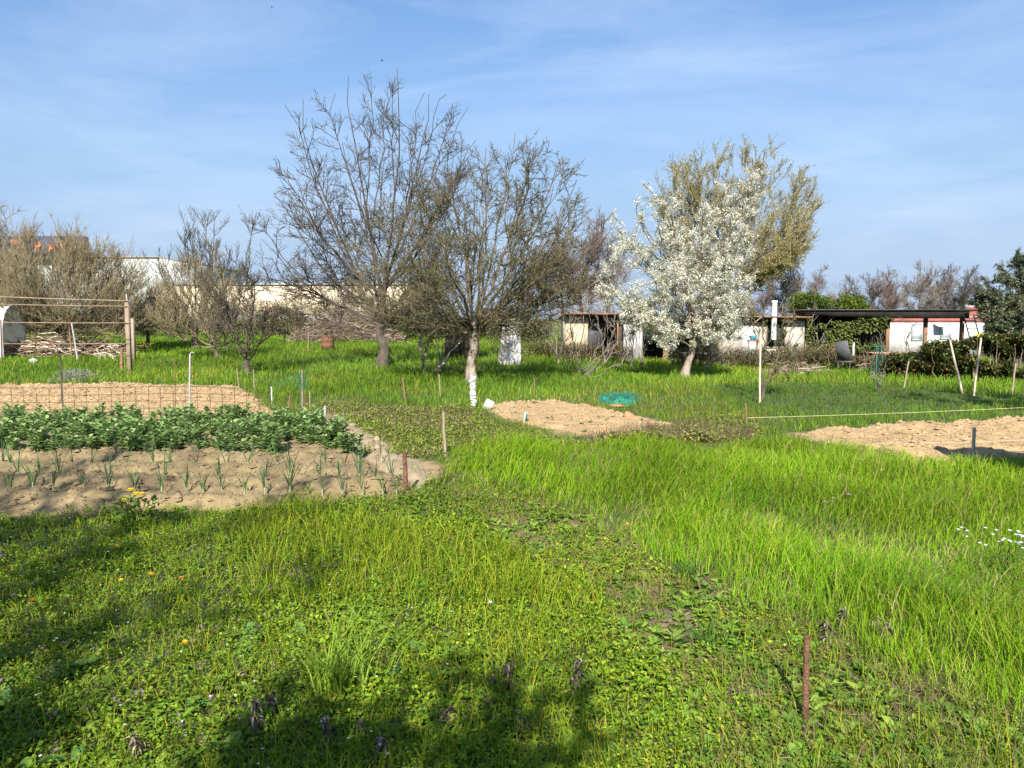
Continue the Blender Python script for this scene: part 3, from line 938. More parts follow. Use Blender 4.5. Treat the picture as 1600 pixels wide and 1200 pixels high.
def letters(txt, x0, x1, y0, y1, Y, m, root, name='letter'):
    cu = bpy.data.curves.new(name, 'FONT'); cu.body = txt; cu.extrude = .06; cu.size = 1; cu.offset = .018
    o = bpy.data.objects.new(name, cu); C.objects.link(o)
    bpy.context.view_layer.update()
    me = bpy.data.meshes.new_from_object(o.evaluated_get(bpy.context.evaluated_depsgraph_get()))
    bpy.data.objects.remove(o)
    n = len(me.vertices); v = np.zeros(n * 3, np.float32); me.vertices.foreach_get('co', v); v = v.reshape(-1, 3)
    mn, mx = v.min(0), v.max(0)
    u = (v - mn) / (mx - mn + 1e-6)
    X0, X1, Z0, Z1 = wp(x0, Y), wp(x1, Y), wz(y1, Y), wz(y0, Y)
    nv = np.stack([X0 + u[:, 0] * (X1 - X0), Y - .12 + (1 - u[:, 2]) * .1, Z0 + u[:, 1] * (Z1 - Z0)], 1)
    me.vertices.foreach_set('co', nv.astype(np.float32).ravel()); me.update()
    p = link(name, me, M[m])
    return sub(p, root)


for t, a, b_ in (('P', 63, 73), ('A', 84, 95.5), ('V', 102, 112.5), ('O', 114, 127)):
    q = letters(t, a, b_, 379, 395, Y2, 'orange', wh); q.parent = sg
q = MB()
a_ = np.arange(16) * 2 * math.pi / 16
for cxp, rr in ((30, 4.5), (40, 5.5)):
    X, Z, rr = wp(cxp, Y2), wz(381, Y2), rr / FPX * Y2
    v = [(X, Y2 - .1, Z)] + [(X + math.cos(k) * rr * (1 + .15 * math.sin(3 * k)), Y2 - .1, Z + math.sin(k) * rr * 1.2) for k in a_]
    v += [(p0[0], Y2, p0[2]) for p0 in v[1:]]
    q.add(v, [(1 + k, 17 + k, 17 + (k + 1) % 16, 1 + (k + 1) % 16) for k in range(16)], [(0, 1 + k, 1 + (k + 1) % 16) for k in range(16)])
q = sub(q.build('emblem', M['orange']), wh); q.parent = sg

# unseen hut added outside the view to throw a shadow on the right bed
hut = thing('shadow_hut', 'unseen wooden hut added right of the view to shadow the soil bed', 'hut', (6.55, 4.9, hz(6.55, 4.9)))
mb = MB().box((0, 0, 1.15), (3.6, 2.0, 2.3)); mb.build('wall', M['wood'], hut)
rv = [(-1.95, -1.2, 2.25), (2.05, -1.2, 2.25), (2.05, 1.15, 2.25), (-1.95, 1.15, 2.25), (-1.4, 0, 2.75), (2.05, 0, 2.75)]
MB().add(rv, [(0, 1, 5, 4), (2, 3, 4, 5), (3, 2, 1, 0)], [(3, 0, 4), (1, 2, 5)]).build('roof', M['rusty_sheet'], hut)
MB().box((-.4, -1.03, .95), (.8, .05, 1.8)).build('door', M['wood_brown'], hut)


# ================================================================ garden furniture on the left
# arched tunnel
tun = thing('tunnel_shelter', 'arched grey white corrugated shelter at the left edge', 'shelter', (-17.3, 26.2, hz(-17.3, 26.2)))
def arch(r, x, n=20, hgt=1.85, w_=1.15, hw=.62):
    a = np.linspace(-.12, math.pi + .12, n)
    return np.stack([np.full(n, x), .66 - np.cos(a) * hw * (r / w_), np.sin(a) * (hgt) * .52 * (r / w_) + hgt * .46], 1)
mb = MB()
xs = np.linspace(0, -3.4, 60)
rows = np.array([arch(1.15 + .012 * math.sin(k * 1.6), x) for k, x in enumerate(xs)])
rows = np.concatenate([rows[:, :1] * np.array([1, 1, 0]) + np.array([0, 0, -.05]), rows, rows[:, -1:] * np.array([1, 1, 0]) + np.array([0, 0, -.05])], 1)
n = rows.shape[1]
ii = (np.arange(len(xs) - 1)[:, None] * n + np.arange(n - 1)[None]).ravel()
mb.add(rows.reshape(-1, 3), np.stack([ii, ii + 1, ii + n + 1, ii + n], 1))
mb.build('cover', M['tunnel'], tun, smooth=True)
MB().tubes(rows[0] + np.array([.02, 0, 0]), .035, .035, 6).build('hoop', M['white_weather'], tun)
MB().tubes(rows[-1], .03, .03, 6).build('hoop', M['white_weather'], tun)

# espalier frame
fr = thing('trellis_frame', 'wooden trellis frame with two square posts and horizontal wires, left behind the soil bed', 'trellis', G(203, 584))
b0 = np.array(fr.location); D = b0[1]
ht = (584 - 470) / FPX * D
MB().box((0, 0, ht / 2 - .1), (.11, .11, ht + .2), bev=.012).build('post', M['wood'], fr)
b1 = G(209, 565)
h2 = (565 - 498) / FPX * b1[1]
MB().box((b1[0] - b0[0], b1[1] - b0[1], h2 / 2 - .1 + b1[2] - b0[2]), (.12, .12, h2 + .2), bev=.012).build('post', M['wood'], fr)
bL = G(-60, 590)
MB().box((bL[0] - b0[0], bL[1] - b0[1], 1.0), (.12, .12, 2.2), bev=.012).build('post', M['wood'], fr)
for (pyr, pyl, r_, m_) in ((470, 461, .015, 'wood'), (478.5, 473.5, .011, 'wood'), (504.5, 502.5, .012, 'wood'), (536.5, 536.5, .010, 'wood'), (594, 594, .010, 'rust')):
    a = at(203, pyr, D - .06); c = at(-60, pyl, bL[1] - .06)
    MB().tubes(line(a - b0, c - b0, 8, -.015), r_, r_, 6).build('wire', M[m_], fr)
for k in range(3):
    z = ht * (.25 + .22 * k)
    MB().tubes(np.array([(.075 * x, .075 * y, z) for x, y in ((-1, -1), (1, -1), (1, 1), (-1, 1), (-1, -1))]), .006, .006, 4).build('binding', M['rust_dark'], fr)
MB().tubes(line((.02, -.02, ht - .05), (.0, -.02, ht + .18), 3), .022, .022, 6).build('tip', M['metal'], fr)


def pole(name, label, cat, base, top, r, m, group=None, r1=None, jit=None, extra=None):
    if jit is None: jit = r * .10
    root_p = np.asarray(base, float)
    o = MB().tubes(line((0, 0, -.12), np.asarray(top) - root_p, 7, 0, jit), r, r1 if r1 is not None else r * .85, 8).build(name, M[m], None, root_p, smooth=True)
    return tag(o, label, cat, group)


def stake(label, px, pb, pt, r, m, ptx=None, name='stake', cat='stake', group='stakes around the beds', r1=None, d=None):
    b = G(px, pb)
    if d: b = np.array([wp(px, d), d, hz(wp(px, d), d)])
    t = at(px if ptx is None else ptx, pt, b[1])
    return pole(name, label, cat, b, t, r, m, group, r1)


rs = np.random.default_rng(41)
stake('thin rusty iron stake standing beside the brown mesh', 273, 657, 556, .007, 'rust', 274)
stake('short pale stake left of the small fruit tree', 374, 607, 575, .014, 'wood', 370)
stake('short pale stake right of the small fruit tree', 398, 613, 577, .014, 'wood', 396)
stake('short hooked white stake past the end of the mesh', 425, 633, 604, .013, 'white_plastic', 424)
stake('brown cane with whitish top beside the path head', 447, 652, 616, .013, 'wood_brown', 453)
stake('thin rusty stake next to the green netting pole', 477, 664, 616, .012, 'rust', 476)
stake('small pale stake right of the green netting pole', 484, 635, 611, .012, 'wood', 484)
stake('grey stake with dark tip at the upper edge of the path', 508, 677, 634, .020, 'metal', 508)
stake('brown stake in front of the slender ivied sapling', 635, 632, 590, .017, 'wood_brown', 629)
stake('pale stake left of the limewashed trunk', 689, 622, 585, .014, 'wood', 686)
stake('brown and grey stake standing in the short weeds', 696, 713, 643, .020, 'wood', 693)
stake('rusty stake at the lower corner of the leek bed', 635, 772, 706, .023, 'rust', 632)
stake('thickest rusty stake, alone in the foreground weeds', 1259, 1128, 993, .0145, 'rust', 1261)
stake('thin brown twig stake right of the white wrapped post', 835, 622, 592, .010, 'wood_brown', 835)
stake('grey metal stake at the front of the right soil bed', 1521, 722, 668, .021, 'metal', 1522)
stake('tiny stake on the right soil bed holding the white string', 1357, 702, 688, .012, 'wood', 1358)
stake('brown stake holding the left end of the yellow cord', 1168, 668, 630, .014, 'wood_brown', 1165)
stake('short pale stake leaning right before the brambles', 1411, 607, 564, .020, 'wood', 1420)
stake('short pale stake near the right edge of the hedge', 1580, 617, 567, .020, 'wood', 1587)
stake('long white pole leaning left before the hedge', 1507, 616, 531, .024, 'dry_pale', 1484, 'pole', 'pole', 'long pale poles')
stake('long white pole leaning right toward the yellow ribbon', 1521, 618, 528, .022, 'dry_pale', 1533, 'pole', 'pole', 'long pale poles')
stake('straight tall white pole beside the twiggy young tree', 1187, 630, 520, .020, 'dry_pale', 1188, 'pole', 'pole', 'long pale poles')
stake('short white post in front of the grey garden chair', 1332, 581, 535, .045, 'white_weather', 1334, 'post', 'post')
stake('small white stake left before the shed scrub', 863, 550, 536, .02, 'white', 860)
stake('second small white stake before the shed scrub, nearer the shed', 872, 553, 541, .018, 'white', 869)
stake('pale leaning pole propped before the stack of branches', 123, 567, 505, .030, 'metal', 112, 'pole', 'pole', 'long pale poles')
stake('brown pole behind the leaning pale one at the branch stack', 113, 562, 488, .022, 'wood_brown', 106, 'pole', 'pole', 'long pale poles')
stake('rusty rod in front of the arched shelter opening', 56, 563, 505, .018, 'rust_dark', 55, 'pole', 'pole', 'long pale poles')
stake('rusty rod right against the arched shelter wall', 3, 567, 500, .024, 'rust', 1, 'pole', 'pole', 'long pale poles')
stake('brown stump post left of the square trellis posts', 190, 580, 545, .05, 'wood_brown', 190, 'post', 'post')
stake('thin pale stake beside the rusty barrel', 481, 553, 520, .016, 'wood', 482)

# props and sticks
for lab, a, c, r_, m_ in (('long pale branch propped from the lawn into the blossom tree', (1088, 580), (1208, 478), .035, 'bark_pale'),
                          ('broken pale branch leaning left of the limewashed trunk', (668, 586), (722, 532), .04, 'dry_pale'),
                          ('thin dark stick leaning by the bare clump of stems', (872, 584), (905, 505), .015, 'bark'),
                          ('second dark stick leaning by the bare clump, closer to it', (882, 584), (912, 490), .015, 'bark')):
    b = G(*a)
    pole('branch', lab, 'branch', b, at(c[0], c[1], b[1] + .3), r_, m_, None, r_ * .35, .03)

# white wrapped post, tag, label, brick
b = G(740, 637); t = at(738, 588, b[1]) - b
wr = thing('wrapped_post', 'short post wrapped in wrinkled white plastic in front of the limewashed trunk', 'post', b)
MB().tubes(line((0, 0, -.1), t, 4), .02, .02, 6).build('core', M['wood'], wr)
k = 26; zz = np.linspace(0, 1, k); pp = np.outer(zz, t) + rs.normal(0, .006, (k, 3))
mb = MB()
for j in range(k - 1):
    mb.tubes(np.array([pp[j], pp[j + 1]]), .045 + .018 * rs.random(), .040 + .022 * rs.random() + (.02 if j > k - 5 else 0), 9)
mb.build('wrapping', M['white_plastic'], wr)
b = G(763, 642)
tag(MB().box((0, 0, .10), (.15, .025, .19), (.25, .45, .3), .004).build('plant_label', M['white_plastic'], None, b), 'tilted white card on the edge of the round soil patch', 'label')
b = G(821, 661)
lb = thing('marker', 'small green and white plastic marker standing in the round soil patch', 'marker', b)
MB().box((0, 0, .06), (.05, .012, .2), (.1, .1, .2), .003).build('stick', M['white_plastic'], lb)
MB().box((.012, -.012, .09), (.03, .012, .12), (.1, .1, .2), .003).build('clip', M['teal'], lb)
b = G(985, 658)
tag(MB().box((0, 0, .06), (.19, .12, .11), (.5, .3, .5), .008).build('brick', M['brick'], None, b), 'terracotta brick tilted on the edge of the round soil patch', 'brick')
b = G(964, 637)
tag(MB().box((0, 0, .04), (.26, .09, .03), (.05, .05, .2), .004).build('tile', M['brick'], None, b), 'flat broken tile lying below the heap of green netting', 'tile')

# heap of green netting
b = G(968, 632)
mb = MB(); nu, nv = 70, 36
U, V = np.meshgrid(np.linspace(-1, 1, nu), np.linspace(-1, 1, nv))
X = U * .36 + .05 * (fbm(U * 3 + 5, V * 3, 3) - .5); Yv = V * .26 + .1 * (fbm(U * 3, V * 3 + 8, 3) - .5)
rr = np.clip(1 - (U ** 2 + V ** 2) * (1 + 1.5 * (fbm(2 * U / (np.hypot(U, V) + .1) + 4, 2 * V / (np.hypot(U, V) + .1), 2) - .35)), 0, 1)
Z = sstep(rr * 1.8) * (.02 + .22 * np.clip(fbm(U * 2.6 + 2, V * 2.0 + 1, 5) - .27, 0, 1)) + .05 * (fbm(U * 14, V * 9, 3)) * sstep(rr * 3)
ii = (np.arange(nv - 1)[:, None] * nu + np.arange(nu - 1)[None]).ravel()
qd = np.stack([ii, ii + 1, ii + nu + 1, ii + nu], 1)
qd = qd[rr.ravel()[qd].max(1) > .02]
mb.add(np.stack([X.ravel(), Yv.ravel(), (Z + .05 * sstep(rr * 6) - .02).ravel()], 1), qd)
P = []
for k in range(70):
    a0 = rs.uniform(0, 6.283); q = np.array([math.cos(a0) * .4 * rs.random() ** .5, math.sin(a0) * .22 * rs.random() ** .5, rs.uniform(.08, .22)])
    P.append(line(q, q + [rs.normal(0, .16), rs.normal(0, .08), rs.uniform(-.1, .05)], 6, .05, .012, rs))
mb.tubes(np.array(P), .004, .004, 3)
tag(mb.build('netting', M['net'], None, b), 'crumpled heap of green netting lying in the grass', 'netting')

# pole draped with green netting threads
b = G(473, 660); t = at(472, 578, b[1]) - b
gp_ = thing('netting_pole', 'thin pole with a knot of green netting at the path head', 'pole', b)
MB().tubes(line((0, 0, -.1), t, 5), .016, .012, 7).build('pole', M['wood'], gp_)
P = []
for k in range(60):
    z0 = t[2] * rs.uniform(.70, .97); q = np.array([rs.normal(0, .03), rs.normal(0, .03), z0])
    P.append(line(q, q + [rs.normal(0, .06), rs.normal(0, .05), rs.uniform(-.16, .03)], 6, 0, .01, rs))
for k in range(4):
    P.append(line(np.array([0, 0, t[2] * .93]), np.array([-.5 - .05 * k, rs.normal(.2, .2), t[2] * rs.uniform(.55, .75)]), 6, -.03, .008, rs))
    P.append(line(np.array([0, 0, t[2] * .93]), np.array([rs.normal(-.02, .02), rs.normal(0, .02), .05]), 6, 0, .008, rs))
P.append(line(np.array([-.25, 0, t[2] * .86]), np.array([.09, 0, t[2] * 1.02]), 6, 0, .006, rs))
MB().tubes(np.array(P), .0018, .0018, 3).build('netting', M['net'], gp_)

# cords
b = G(1168, 668); a = at(1167, 653, b[1]); c = at(1660, 634, 12.4)
tag(MB().tubes(line(a, c, 16, -.015), .0028, .0028, 5).build('cord', M['cord']), 'yellow cord stretched low over the grass at the right', 'cord')
s0 = at(1358, 693, G(1357, 702)[1]); s1 = at(1690, 683, G(1660, 702)[1])
tag(MB().tubes(line(s0, s1, 12, -.02), .002, .002, 4).build('cord', M['white_plastic']), 'thin white string across the right soil bed', 'cord')
s0 = at(1522, 706, G(1521, 722)[1] - .03); s1 = at(1700, 698, G(1700, 716)[1])
tag(MB().tubes(line(s0, s1, 12, -.02), .0028, .0028, 4).build('cord', M['white_plastic']), 'white string tied to the grey metal stake', 'cord')

# rusty mesh behind the beans
Yf = 12.1
mf = thing('mesh_fence', 'low rusty wire mesh fence standing behind the bean rows', 'fence', (wp(200, Yf), Yf, hz(wp(200, Yf), Yf)))
x0, x1, zt_, zb_ = wp(-120, Yf), wp(402, Yf + .3), wz(606.5, Yf), hz(-6, Yf) + .03
mb = MB(); P = []
for k in range(int((x1 - x0) / .192) + 1):
    x = x1 - k * .192
    yy = Yf + .3 * (x - x0) / (x1 - x0)
    P.append(line((x + rs.normal(0, .003), yy, zb_), (x + rs.normal(0, .004), yy, zt_ - .02 * sstep((x - wp(300, Yf)) / 1.0) * 1.5), 6, 0, .003, rs))
mb.tubes(np.array(P), .0042, .0042, 4)
for z in np.linspace(zb_ + .03, zt_, 5):
    mb.tubes(np.array([(x, Yf + .3 * (x - x0) / (x1 - x0) - .006, z - .03 * sstep((x - wp(300, Yf)) / 1.0) + .008 * math.sin(x * 2)) for x in np.linspace(x0, x1, 40)]), .0042, .0042, 4)
sub(mb.build('wire_mesh', M['rust_dark']), mf)
for a_, top, bb, r_, m_ in ((95, 556, 94, .013, 'dark_metal'), (292, 553, 297, .017, 'metal'), (-60, 560, -60, .013, 'dark_metal')):
    p0 = np.array([wp(a_, Yf), Yf - .03, zb_ - .15]); p1 = at(bb, top, Yf - .03)
    q = MB().tubes(line(p0, p1, 6, 0, .004, rs), r_, r_ * .9, 7).build('post', M[m_]); sub(q, mf)
    q2 = MB().tubes(np.array([p1, p1 + [.03, 0, .03], p1 + [.06, 0, .01]]), r_ * .6, r_ * .4, 5).build('hook', M[m_]); sub(q2, mf)

# barrel
b = G(512, 547)
br = thing('oil_barrel', 'rusty red steel barrel in front of the heap of prunings', 'barrel', b)
hb, rb_ = .56, 10.2 / FPX * b[1]
prof = [(0, 0), (rb_, 0), (rb_, .17), (rb_ * 1.035, .185), (rb_, .20), (rb_, .37), (rb_ * 1.035, .385), (rb_, .40), (rb_, hb - .02), (rb_ * 1.03, hb), (rb_ * .97, hb + .005), (rb_ * .94, hb - .02), (rb_ * .9, hb - .25), (0, hb - .25)]
ns = 24
v = np.array([(r_ * math.cos(k * 2 * math.pi / ns), r_ * math.sin(k * 2 * math.pi / ns), z) for r_, z in prof for k in range(ns)])
q = [(i * ns + k, i * ns + (k + 1) % ns, (i + 1) * ns + (k + 1) % ns, (i + 1) * ns + k) for i in range(len(prof) - 1) for k in range(ns)]
MB().add(v, q).build('drum', M['rust'], br)


# heaps of branches
def heap(name, label, c, rx, ry, h, n, ln, m, seed, r_=(.006, .018), spread=.5, extra=None):
    rs = np.random.default_rng(seed)
    root = thing(name, label, 'branch pile', c)
    groups = {}
    P = []
    for k in range(n):
        u = rs.uniform(-1, 1); w_ = rs.uniform(-1, 1); hh = h * max(0, 1 - u * u * .9) * max(0.15, 1 - w_ * w_ * .7)
        p = np.array([u * rx, w_ * ry, hh * rs.random() ** .6])
        a = rs.normal(0, spread); l = ln * rs.uniform(.5, 1.2)
        dirv = np.array([math.cos(a), math.sin(a) * .8, rs.normal(0, .22)]) * l * .5 * rs.choice((-1, 1))
        q = line(p - dirv, p + dirv, 6, rs.uniform(-.05, .08), .035 * l, rs)
        q[:, 2] = np.maximum(q[:, 2], .02)
        P.append(q)
    P = np.array(P)
    rr = rs.uniform(*r_, n)
    cutn = int(n * .8)
    MB().tubes(P[:cutn], rr[:cutn], rr[:cutn] * .4, 5).build('branch_heap', M[m], root)
    MB().tubes(P[cutn:], rr[cutn:], rr[cutn:] * .4, 5).build('pale_branch_heap', M['dry_pale'], root)
    return root


b = G(95, 556)
heap('branch_stack', 'long stack of cut brown branches under the left fruit trees', (b[0], b[1] - .2, b[2]), 2.1, .7, .70, 520, 1.5, 'brush', 61, (.012, .03), .35)
b = G(520, 540)
heap('branch_pile', 'high tangled heap of brown prunings behind the rusty barrel', (b[0] + .1, b[1] + 2.6, b[2]), 2.5, 1.0, 1.75, 2000, 1.0, 'brush', 62, (.006, .014), 1.6)
b = G(1395, 585)
heap('branch_pile', 'low tangle of bare brown brambles left of the firewood', (b[0], b[1], b[2]), .85, .4, .75, 170, .8, 'dry', 63, (.006, .012), 1.6)
b = G(1225, 585)
heap('branch_pile', 'loose cut branches lying right of the tall white pole', (b[0] + .3, b[1], b[2]), .8, .4, .35, 90, .9, 'dry', 64, (.006, .014), .8)

# pale dry branch ends poking from the stack
b = G(165, 565)
mb = MB()
for k in range(14):
    p = np.array([rs.uniform(-.35, .25), rs.uniform(-.2, .2), rs.uniform(.15, .5)])
    mb.tubes(line(p, p + [rs.uniform(.1, .45), rs.normal(0, .1), rs.uniform(-.45, .1)], 6, .05, .03, rs), .014, .006, 5)
tag(mb.build('branch', M['dry_pale'], None, b), 'bundle of bleached branch ends at the right end of the stack', 'branch')
b = G(52, 566)
v = rs.normal(0, 1, (26, 3)); v /= np.linalg.norm(v, axis=1, keepdims=True)


def rock(name, label, b, sx, sy, sz, m, seed, parent=None):
    nu, nv = 14, 9
    rs = np.random.default_rng(seed)
    th = np.linspace(0, 2 * math.pi, nu, endpoint=False); ph = np.linspace(.02, math.pi - .02, nv)
    v = np.array([(math.cos(t) * math.sin(p), math.sin(t) * math.sin(p), math.cos(p)) for p in ph for t in th])
    v = np.sign(v) * np.abs(v) ** .75
    v *= 1 + .28 * (fbm(v[:, 0] * 2 + seed, v[:, 1] * 2 + v[:, 2] * 2, 3)[:, None] - .5)
    v *= np.array([sx, sy, sz])
    q = [(i * nu + k, i * nu + (k + 1) % nu, (i + 1) * nu + (k + 1) % nu, (i + 1) * nu + k) for i in range(nv - 1) for k in range(nu)]
    return tag(MB().add(v, q).build(name, M[m], parent, b, smooth=True), label, 'stone')


rock('stone', 'white stone in the grass below the arched shelter', G(52, 567), .16, .12, .14, 'white_weather', 3)
for k, (px, py, sx, sy, lab) in enumerate([(1050, 965, .20, .13, 'flat weathered stone, middle one of the trodden strip'), (1172, 1078, .12, .08, 'small dark flat stone left of the thick rusty stake'),
                                           (1085, 1000, .15, .10, 'flat brown stone below the middle one of the strip'), (868, 858, .16, .10, 'flat stone at the top of the trodden strip')]):
    b = G(px, py)
    rock('flat_stone', lab, (b[0], b[1], b[2] - .006), sx, sy, .022, 'stone', 20 + k)

# leaning white board and the dark hut behind the trees
d = 25.0
b = (wp(795, d), d, hz(wp(795, d), d))
bd = thing('metal_sheet', 'tall weathered white corrugated sheet leaning behind the apple tree', 'metal sheet', b)
mb = MB(); nu = 25
xx = np.linspace(-.38, .38, nu)
v = []
for z, s_, y_ in ((-.05, 1.0, -.25), (.8, .85, 0), (1.62, .62, .22)):
    v += [(x * s_ + .02 + z * .05, y_ + .018 * math.cos(k * math.pi / 1.5), z) for k, x in enumerate(xx)]
ii = (np.arange(2)[:, None] * nu + np.arange(nu - 1)[None]).ravel()
mb.add(v, np.stack([ii, ii + 1, ii + nu + 1, ii + nu], 1))
o = mb.build('sheet', M['white_weather'], bd)
MB().tubes(line((.05, .6, -.05), (.06, .22, 1.5), 4), .03, .03, 6).build('prop', M['wood'], bd)
d = 26.5
b = (wp(722, d), d, hz(wp(722, d), d))
dh = thing('compost_hut', 'dark wooden hut hidden behind the limewashed trunk', 'hut', b)
mb = MB()
for k in range(8): mb.box((-.50 + k * .145, 0, .62), (.138, .05, 1.34 + .03 * (k % 2)))
mb.build('wall', M['wood_dark'], dh)
MB().box((-.575, .45, .62), (.05, .85, 1.3)).build('side_wall', M['wood_dark'], dh)
MB().box((0, .35, 1.36), (1.3, 1.1, .05), (.12, 0, 0)).build('roof', M['fabric_dark'], dh)

# between hedge and canopy: chair, table, trestle, wood, pots
Yc = 24.0
b = (wp(1330, Yc), Yc, hz(wp(1330, Yc), Yc))
ch = thing('garden_chair', 'dark grey garden chair tipped forward by the short white post', 'chair', (b[0] - .1, b[1], b[2] - .08), rz=2.2)
MB().box((0, 0, .42), (.45, .45, .04), (.05, 0, 0), .02).build('seat', M['fabric_dark'], ch)
MB().box((.02, .26, .76), (.44, .05, .62), (-.25, .12, 0), .02).build('backrest', M['fabric_dark'], ch)
for sx in (-.19, .19):
    for sy in (-.18, .2):
        MB().tubes(line((sx, sy, .4), (sx * 1.15, sy * 1.15, -.02), 3), .02, .018, 6).build('leg', M['dark_metal'], ch)
b = (wp(1382, Yc), Yc, hz(wp(1382, Yc), Yc))
tb_ = thing('table', 'low table with orange brown top behind the green trestle', 'table', b)
MB().box((0, 0, .62), (.95, .5, .04), bev=.01).build('tabletop', M['brick'], tb_)
for sx in (-.4, .4):
    for sy in (-.2, .2): MB().tubes(line((sx, sy, .6), (sx, sy, -.02), 3), .022, .022, 6).build('leg', M['wood_brown'], tb_)
Yt = 21.8
b = (wp(1372, Yt), Yt, hz(wp(1372, Yt), Yt))
tr_ = thing('trestle', 'teal green metal trestle standing at the edge of the grass', 'trestle', b)
for sx in (-.1, .1):
    for sy in (-.2, .2): MB().tubes(line((sx * .6, sy * .2, .85), (sx * 1.2, sy, -.02), 3), .014, .014, 6).build('leg', M['teal'], tr_)
MB().tubes(line((-.15, 0, .86), (.2, 0, .86), 3), .018, .018, 6).build('crossbar', M['teal'], tr_)
b = (wp(1354, Yc), Yc - .4, hz(wp(1354, Yc), Yc))
ga = thing('gas_bottle', 'small amber yellow bottle standing left of the green trestle', 'bottle', b)
MB().tubes(np.array([(0, 0, 0), (0, 0, .3)]), .1, .1, 12).tubes(np.array([(0, 0, .3), (0, 0, .40)]), .1, .04, 12).build('body', M['amber'], ga)
MB().tubes(np.array([(0, 0, .40), (0, 0, .5)]), .035, .03, 8).build('neck', M['amber'], ga)
b = (wp(1460, 20.9), 20.9, hz(wp(1460, 20.9), 20.9))
fw = thing('firewood_stack', 'small stack of pale split firewood below the dark hedge', 'firewood', b)
k = 0
for row in range(3):
    for j in range(7 - row):
        MB().tubes(line((-.36 + j * .115 + row * .055 + rs.normal(0, .008), -.2 + rs.normal(0, .02), .32 + row * .095), (-.36 + j * .115 + row * .055, .25, .32 + row * .095), 3), .052, .05, 7).build('log', M['firewood'], fw)
MB().box((0, .05, .13), (.95, .42, .26), bev=.01).build('rack', M['wood_dark'], fw)
b = at(1530, 524, 20.0)
yr = thing('ribbon', 'bright yellow plastic ribbon tied at the top of the leaning pole', 'ribbon', b)
MB().leaves(np.zeros((9, 3)), np.arange(9) * .7, rs.uniform(-.5, .9, 9), .15, .10, (1, 1, 1), .4, .3).build('bow', M['yellow'], yr)
b = (wp(1176, 27.0), 27.0, hz(wp(1176, 27), 27))
po = thing('plant_pot', 'turquoise pot on a stand in front of the white shed panel', 'pot', b)
z0 = EYE - .44 - b[2] - .32
MB().tubes(np.array([(0, 0, z0), (0, 0, z0 + .02), (0, 0, z0 + .16)]), .085, .125, 12).build('pot', M['cyan'], po)
MB().box((0, 0, z0 - .03), (.35, .3, .05), bev=.01).build('stand_top', M['red_band'], po)
for sx in (-.14, .14): MB().tubes(np.array([(sx, 0, z0 - .03), (sx, 0, -.05)]), .02, .02, 6).build('leg', M['wood'], po)
b = (wp(1090, 28.3), 28.3, hz(wp(1090, 28.3), 28.3))
be = thing('bench', 'pale plank bench in the dark behind the blossom tree trunk', 'bench', b)
MB().box((0, 0, .45), (1.2, .35, .06), bev=.01).build('seat', M['wood'], be)
for sx in (-.5, .5): MB().box((sx, 0, .2), (.08, .3, .44)).build('leg', M['wood'], be)
b = (wp(427, 60), 60.0, hz(wp(427, 60), 60))
vn = thing('fuel_pump', 'small red and white roadside box before the tan warehouse wall', 'roadside box', b)
MB().box((0, 0, 1.0), (.7, .5, 2.0), bev=.06).build('body', M['red_band'], vn)
MB().box((0, -.27, 1.45), (.5, .04, .55), bev=.01).build('panel', M['white'], vn)

# two birds, specks in the sky
for k, (px, py, d, lab) in enumerate(((597, 95, 40, 'tiny dark bird in the sky above the tallest tree'), (425, 12, 60, 'tiny dark bird high in the sky at the upper left'), (456, 239, 38, 'tiny dark bird left of the tallest tree crown'))):
    c = at(px, py, d)
    bi = thing('bird', lab, 'bird', c, 'birds in flight')
    MB().tubes(np.array([(-.07, 0, 0), (-.03, 0, .005), (.03, 0, .005), (.08, 0, 0)]), .012, .016, 6).build('body', M['dark_metal'], bi)
    for s_ in (-1, 1):
        MB().add([(-.03, 0, .01), (.03, 0, .01), (.01, s_ * .10, .05), (-.02, s_ * .16, .03)], [(0, 1, 2, 3)]).add([(-.03, 0, .004), (.03, 0, .004), (.01, s_ * .10, .044), (-.02, s_ * .16, .026)], [(3, 2, 1, 0)]).build('wing', M['dark_metal'], bi)


# ================================================================ vegetables and single plants
def bean_proto(seed):
    rs = np.random.default_rng(seed)
    global R
    kp = R; R = rs
    root = thing('bean_plant', 'x', 'bean plant', (0, 0, 0), 'broad beans in dense rows')
    sb = MB(); lb = MB()
    for k in range(5):
        a = rs.uniform(0, 6.283); r_ = rs.uniform(.02, .10); h = rs.uniform(.26, .46)
        p0 = np.array([math.cos(a) * r_ * .5, math.sin(a) * r_ * .5, -.03]); p1 = np.array([math.cos(a) * r_ * 2.0, math.sin(a) * r_ * 2.0, h])
        c = line(p0, p1, 7, 0, .008, rs)
        sb.tubes(c, .008, .005, 5)
        nl = 30
        t = np.linspace(.22, 1, nl)
        P = np.array([curve_at_(c, x) for x in t])
        lb.leaves(P, np.arange(nl) * 2.4 + a, np.interp(t, [.2, 1], [.1, 1.0]) + rs.normal(0, .2, nl), rs.uniform(.06, .10, nl), rs.uniform(.032, .052, nl),
                  cols(nl, [(0.21, 0.32, 0.10), (0.29, 0.39, 0.15), (0.155, 0.25, 0.08)], .2, .08, rs), .25, .15)
    sb.build('stem', M['leaf'], root).data.attributes['Col'].data.foreach_set('color', np.tile(np.array([.13, .18, .06, 1], np.float32), sb.n))
    lb.build('foliage', M['leaf'], root)
    R = kp
    return root


def curve_at_(c, t):
    f = t * (len(c) - 1); i = min(int(f), len(c) - 2); f -= i
    return c[i] * (1 - f) + c[i + 1] * f


